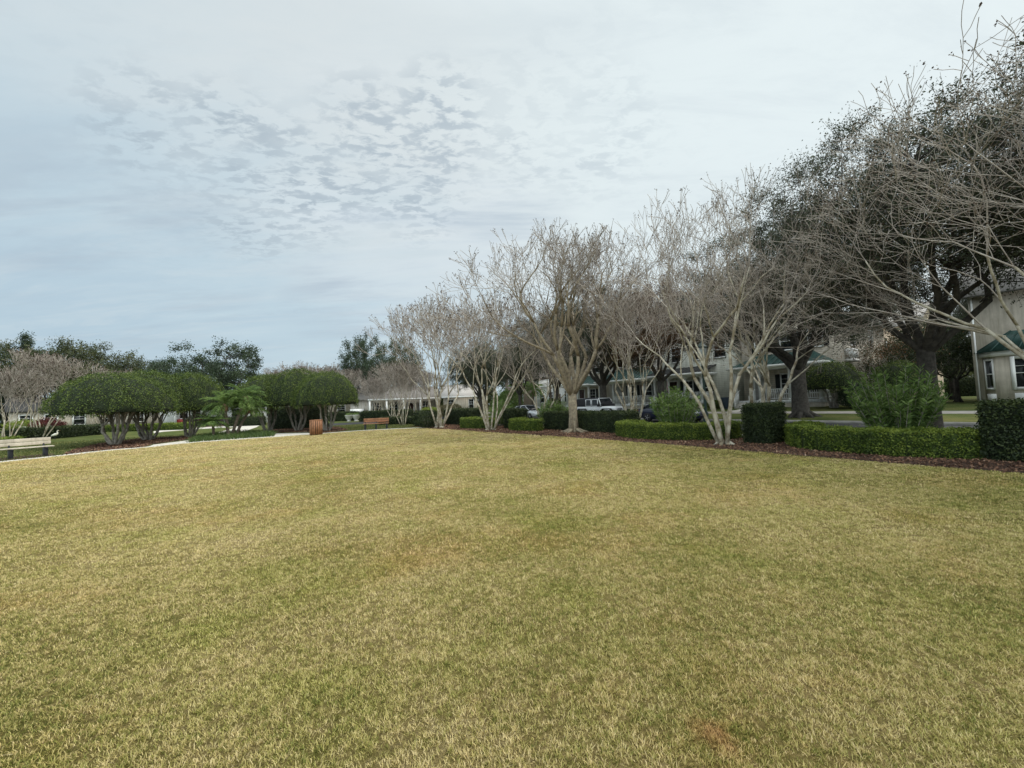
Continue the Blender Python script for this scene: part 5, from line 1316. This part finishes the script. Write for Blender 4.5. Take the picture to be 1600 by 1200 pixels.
# 2: beige porch house
h = house('porch_house', 'beige porch house with green metal porch roof behind the forked oak', 18.0, VF)
walls(7.2, 11, 6.8, MT['side_beige'], h, 'y', 2.6); gable(7.2, 11, 6.8, 2.6, .4, 'y', MT['roof_dark'], h)
porch(h, .1, 6.6, 2.1, .55, 3.35, 4.45, (.3, 2.2, 4.4, 6.4), 1.2, step_x=1.2, gable_end=True)
door(h, 1.4, .55); window(h, 3.5, 1.1, .9, 1.55, 0, True); window(h, 5.5, 1.1, .9, 1.55, 0, True)
for x in (1.6, 3.6, 5.6): window(h, x, 4.7, .85, 1.4, 0, True)
for y, z in ((2.5, 1.2), (6, 1.2), (2.5, 4.7), (7, 4.7)): window(h, y, z, .85, 1.4, 7.2, False, face='right')
m = MB(); m.box(7.203, 7.75, .5, 2.0, 3.3, 3.5); m.box(7.203, 7.7, .55, 1.95, 3.5, 4.3); m.build('oriel', MT['white2'], h)
# 3: sage siding house with flag
h = house('siding_house', 'pale sage siding house with bracketed white porch and hanging flag', 26.3, VF)
walls(7.6, 11, 6.8, MT['side_sage'], h, 'y', 2.8); gable(7.6, 11, 6.8, 2.8, .4, 'y', MT['roof_dark'], h)
porch(h, 0, 5.6, 2.0, .6, 3.3, 4.0, (.25, 1.9, 3.7, 5.4), 1.1, roofm='roof_dark', brackets=True, step_x=1.1)
door(h, 1.2, .6, 'door_dark'); window(h, 2.9, 1.15, .9, 1.5, 0, True); window(h, 4.6, 1.15, .9, 1.5, 0, True)
for x in (1.7, 4.2, 6.3): window(h, x, 4.75, 1.0, 1.4, 0, False)
for y in (2.5, 6): window(h, y, 4.7, .85, 1.4, 7.6, False, face='right')
# 4: tan gabled porch house
h = house('gabled_house', 'tan house with dark green gabled metal porch roof and white railing', 34.0, VF)
walls(7.2, 11, 6.6, MT['side_tan'], h, 'x', 2.6); gable(7.2, 11, 6.6, 2.6, .4, 'x', MT['roof_grey'], h)
porch(h, .2, 7.0, 2.2, .5, 3.2, 4.6, (.4, 2.5, 4.7, 6.8), 1.4, gable_end=True, step_x=1.4)
door(h, 1.6, .5); window(h, 3.6, 1.1, 1, 1.5, 0, True); window(h, 5.7, 1.1, 1, 1.5, 0, True)
for x in (1.8, 5.4): window(h, x, 4.9, 1.0, 1.3, 0, True)
for y in (2.5, 6): window(h, y, 4.7, .85, 1.3, 7.2, False, face='right')
# 5: cream corner house
h = house('corner_porch_house', 'grey beige house with small green porch roof behind the white off-roader', 40.2, VF)
walls(5.9, 10, 6.4, MT['stucco'], h, 'x', 2.4); gable(5.9, 10, 6.4, 2.4, .4, 'x', MT['roof_grey'], h)
porch(h, .2, 4.6, 1.9, .45, 3.1, 4.3, (.4, 2.4, 4.4), 1.2, gable_end=True)
door(h, 1.4, .45, 'door_dark'); window(h, 3.4, 1.0, .9, 1.5, 0, True)
for x in (1.6, 4.2): window(h, x, 4.6, .9, 1.3, 0, False)
for y in (2.5, 6): window(h, y, 1.2, .85, 1.3, 5.9, False, face='right')
# 6: white balcony house
h = house('white_house', 'white house with a roof balcony balustrade behind the silver car', 49.4, VF)
walls(8.6, 10, 3.3, MT['white2'], h, None); walls(8.4, 6, 6.0, MT['white2'], h, 'x', 2.0, 'upper_wall', .1, 3.9, 3.303)
gable(8.4, 6, 6.0, 2.0, .4, 'x', MT['roof_pale'], h, x0=.1, y0=3.9)
m = MB(); m.box(-.2, 8.8, -.25, 3.85, 3.303, 3.5); m.build('cornice', MT['white'], h)
m = MB(); m.box(0, 8.6, -.1, .0, 4.35, 4.43)
for k in range(44): m.box(.05 + k * .197, .11 + k * .197, -.09, -.03, 3.503, 4.35)
m.build('balustrade', MT['white'], h)
door(h, 5.9, .1, 'door_dark'); window(h, 2.0, 1.0, 1.0, 1.5); window(h, 4.1, 1.0, 1.0, 1.5); window(h, 7.6, 1, .9, 1.5)
for x in (2, 6): window(h, x, 4.3, 1, 1.3, 3.9)
# 7: brown house
h = house('brown_house', 'brown stucco house with steep gable left of the white balcony house', 57.5, VF)
walls(7, 9, 5.4, MT['stucco_brown'], h, 'y', 2.8); gable(7, 9, 5.4, 2.8, .4, 'y', MT['roof_grey'], h)
for x in (1.6, 4.6): window(h, x, 1.0, 1, 1.4)
for x in (1.6, 5.2): window(h, x, 3.9, .8, 1.1)
# cream building behind the gap
h = house('cream_building', 'bright cream building glimpsed in the gap behind the domed topiary', 17, 52)
walls(7.6, 10, 7.2, MT['stucco_cream'], h, 'x', 2.4); gable(7.6, 10, 7.2, 2.4, .4, 'x', MT['roof_pale'], h)
for x in (2.0, 5.0): window(h, x, 1.2, 1, 1.5); window(h, x, 4.5, 1, 1.4)

def facing(px, d, name, label, z=None):
    x, y = at(px, d); l = math.hypot(x, y); return empty(name, (x, y, gz(x, y) if z is None else z), math.atan2(-x / l, y / l), label, 'house')
# cottages across the park (origin at facade left corner)
h = facing(693, 66, 'cottage', 'tan cottage with pale hipped roof beside the corner crape myrtle', .1)
walls(5.6, 8, 3.1, MT['stucco'], h, 'x', 1.6); gable(5.6, 8, 3.1, 1.9, .35, 'x', MT['roof_pale'], h)
m = MB(); m.box(-.3, 5.9, -.4, -.36, 2.75, 3.0); m.build('gutter', MT['white'], h)
window(h, 1.2, .8, 1.0, 1.6, trim=.14); window(h, 4.6, .8, .7, 1.6)
h = facing(548, 62, 'low_porch_house', 'low grey beige house with white posts and dark porch behind the orange bench', .1)
walls(14, 8, 3.0, MT['side_tan'], h, 'x', 1.9); gable(14, 8, 3.0, 1.9, .4, 'x', MT['roof_grey'], h)
m = MB(); m.box(2.5, 13.5, -2.4, -.4, 2.7, 2.9); m.build('porch_ceiling', MT['white'], h)
for x in (2.7, 5.2, 7.8, 10.4, 13.2):
    m = MB(); m.box(x - .12, x + .12, -2.35, -2.1, -.1, 2.7); m.build('column', MT['white'], h)
for x in (3.9, 6.4, 11.6): window(h, x, .7, 1.3, 1.7)
door(h, 9.2, .05, 'door_dark')
m = MB(); m.box(-.1, 1.9, -.9, -.02, -.1, 1.5); m.build('stoop_wall', MT['white'], h)
h = facing(250, 58, 'portico_house', 'white columned house with red balcony front behind the left topiary row', .1)
walls(7, 8, 3.4, MT['white2'], h, 'x', 1.6); gable(7, 8, 3.4, 1.6, .4, 'x', MT['roof_dark'], h)
m = MB(); m.box(1.8, 5.0, -.5, -.02, .3, .95); m.build('red_front', MT['red_paint'], h)
for x in (1.7, 5.1):
    m = MB(); m.box(x - .15, x + .15, -.6, -.3, -.1, 3.1); m.build('column', MT['white'], h)
for x in (2.7, 4.1): window(h, x, 1.1, .9, 1.6)
h = facing(350, 60, 'white_cottage', 'white cottage seen between the palm trunks and right topiary group', .1)
walls(7.5, 7, 3.0, MT['white'], h, 'x', 1.6); gable(7.5, 7, 3.0, 1.6, .4, 'x', MT['roof_grey'], h)
for x in (1.5, 3.8, 6): window(h, x, .9, 1, 1.3)
h = facing(14, 55, 'beige_cottage', 'beige cottage with a white window behind the wide bare crape myrtle', .1)
walls(9, 7, 3.0, MT['stucco'], h, 'x', 1.8); gable(9, 7, 3.0, 1.8, .4, 'x', MT['roof_dark'], h)
for x in (1.5, 3.8, 6.6): window(h, x, .8, 1.1, 1.5, trim=.16)
h = facing(95, 60, 'dark_roofed_house', 'low tan house with dark roof seen under the leftmost topiary', .1)
walls(12, 7, 2.8, MT['side_tan'], h, 'x', 1.6); gable(12, 7, 2.8, 1.6, .4, 'x', MT['roof_dark'], h)
for x in (2, 5, 8.6): window(h, x, .8, 1.2, 1.4)
h = facing(408, 64, 'grey_roofed_house', 'low beige house with grey roof behind the right topiary group', .1)
walls(14, 7, 3.0, MT['stucco'], h, 'x', 1.8); gable(14, 7, 3.0, 1.8, .4, 'x', MT['roof_grey'], h)
for x in (2, 5.5, 9, 12): window(h, x, .8, 1.2, 1.4)

# flags
def flag(loc, rz, label, L=1.5, H=.9):
    r = empty('flag', loc, rz, label, 'flag')
    p = MB(); p.tube([(0, 0, 0), (0, -1.1, .9)], [.015, .012], 8); p.build('pole', MT['white'], r)
    c = MB(); nx = 10
    # cloth hangs from the pole, furled by its own weight
    def pt(s, t):   # s along fly (down), t along hoist
        y = -.35 - .62 * t; z = .30 + .5 * t
        return (.07 * math.sin(s * 7 + t * 4) * s, y + .12 * s, z - s * L * .95 - .02)
    for i in range(nx):
        for k in range(13):
            t0, t1 = 1 - k / 13, 1 - (k + 1) / 13; s0, s1 = i / nx, (i + 1) / nx
            c.mi = 2 if (s0 < .38 and k < 7) else (0 if k % 2 == 0 else 1)
            c.add([pt(s0, t0), pt(s1, t0), pt(s1, t1), pt(s0, t1)], [(0, 1, 2, 3)])
    c.mi = 1
    for a in range(5):
        for b in range(4):
            s, t = .04 + a * .07, .95 - b * .125
            for dx in (-.006, .006):
                q = [pt(s, t), pt(s + .022, t + .01), pt(s + .04, t - .02), pt(s + .01, t - .035)]
                c.add([(v_[0] + dx, v_[1], v_[2]) for v_ in q], [(0, 1, 2, 3)])
    c.build('cloth', None, r, mats=[MT['flag_red'], MT['flag_white'], MT['flag_blue']])
x, y = UV(26.3 - 1.95, VF - 2.05); flag((x, y, 2.95), STREET_ROT + .5, 'stars and stripes flag hanging from the porch post of the sage siding house', 1.35)
x, y = UV(40.2 - 2.6, VF - 2.05); flag((x, y, 2.75), STREET_ROT + .5, 'stars and stripes flag on the porch behind the thick tan trunk', 1.2)
# bin by the porch
bi = empty('wheeled_bin', G(UV(17.9, 33.6)), STREET_ROT, 'dark wheeled bin between the siding house and the beige porch house', 'bin')
m = MB(); m.add([(-.24, -.26, .05), (.24, -.26, .05), (.24, .26, .05), (-.24, .26, .05), (-.29, -.33, .95), (.29, -.33, .95), (.29, .33, .95), (-.29, .33, .95)], [(3, 2, 1, 0), (4, 5, 6, 7), (0, 1, 5, 4), (1, 2, 6, 5), (2, 3, 7, 6), (3, 0, 4, 7)]); m.build('tub', MT['bin_blue'], bi, bevel=.02)
m = MB(); m.box(-.31, .31, -.37, .36, .955, 1.03); m.build('lid', MT['bin_blue'], bi, bevel=.02)
for s in (-1, 1):
    m = MB(); m.lathe([(.11, -.03), (.11, .03)], (s * .25, .28, .11), 12, 'y'); m.build('wheel', MT['tyre'], bi)
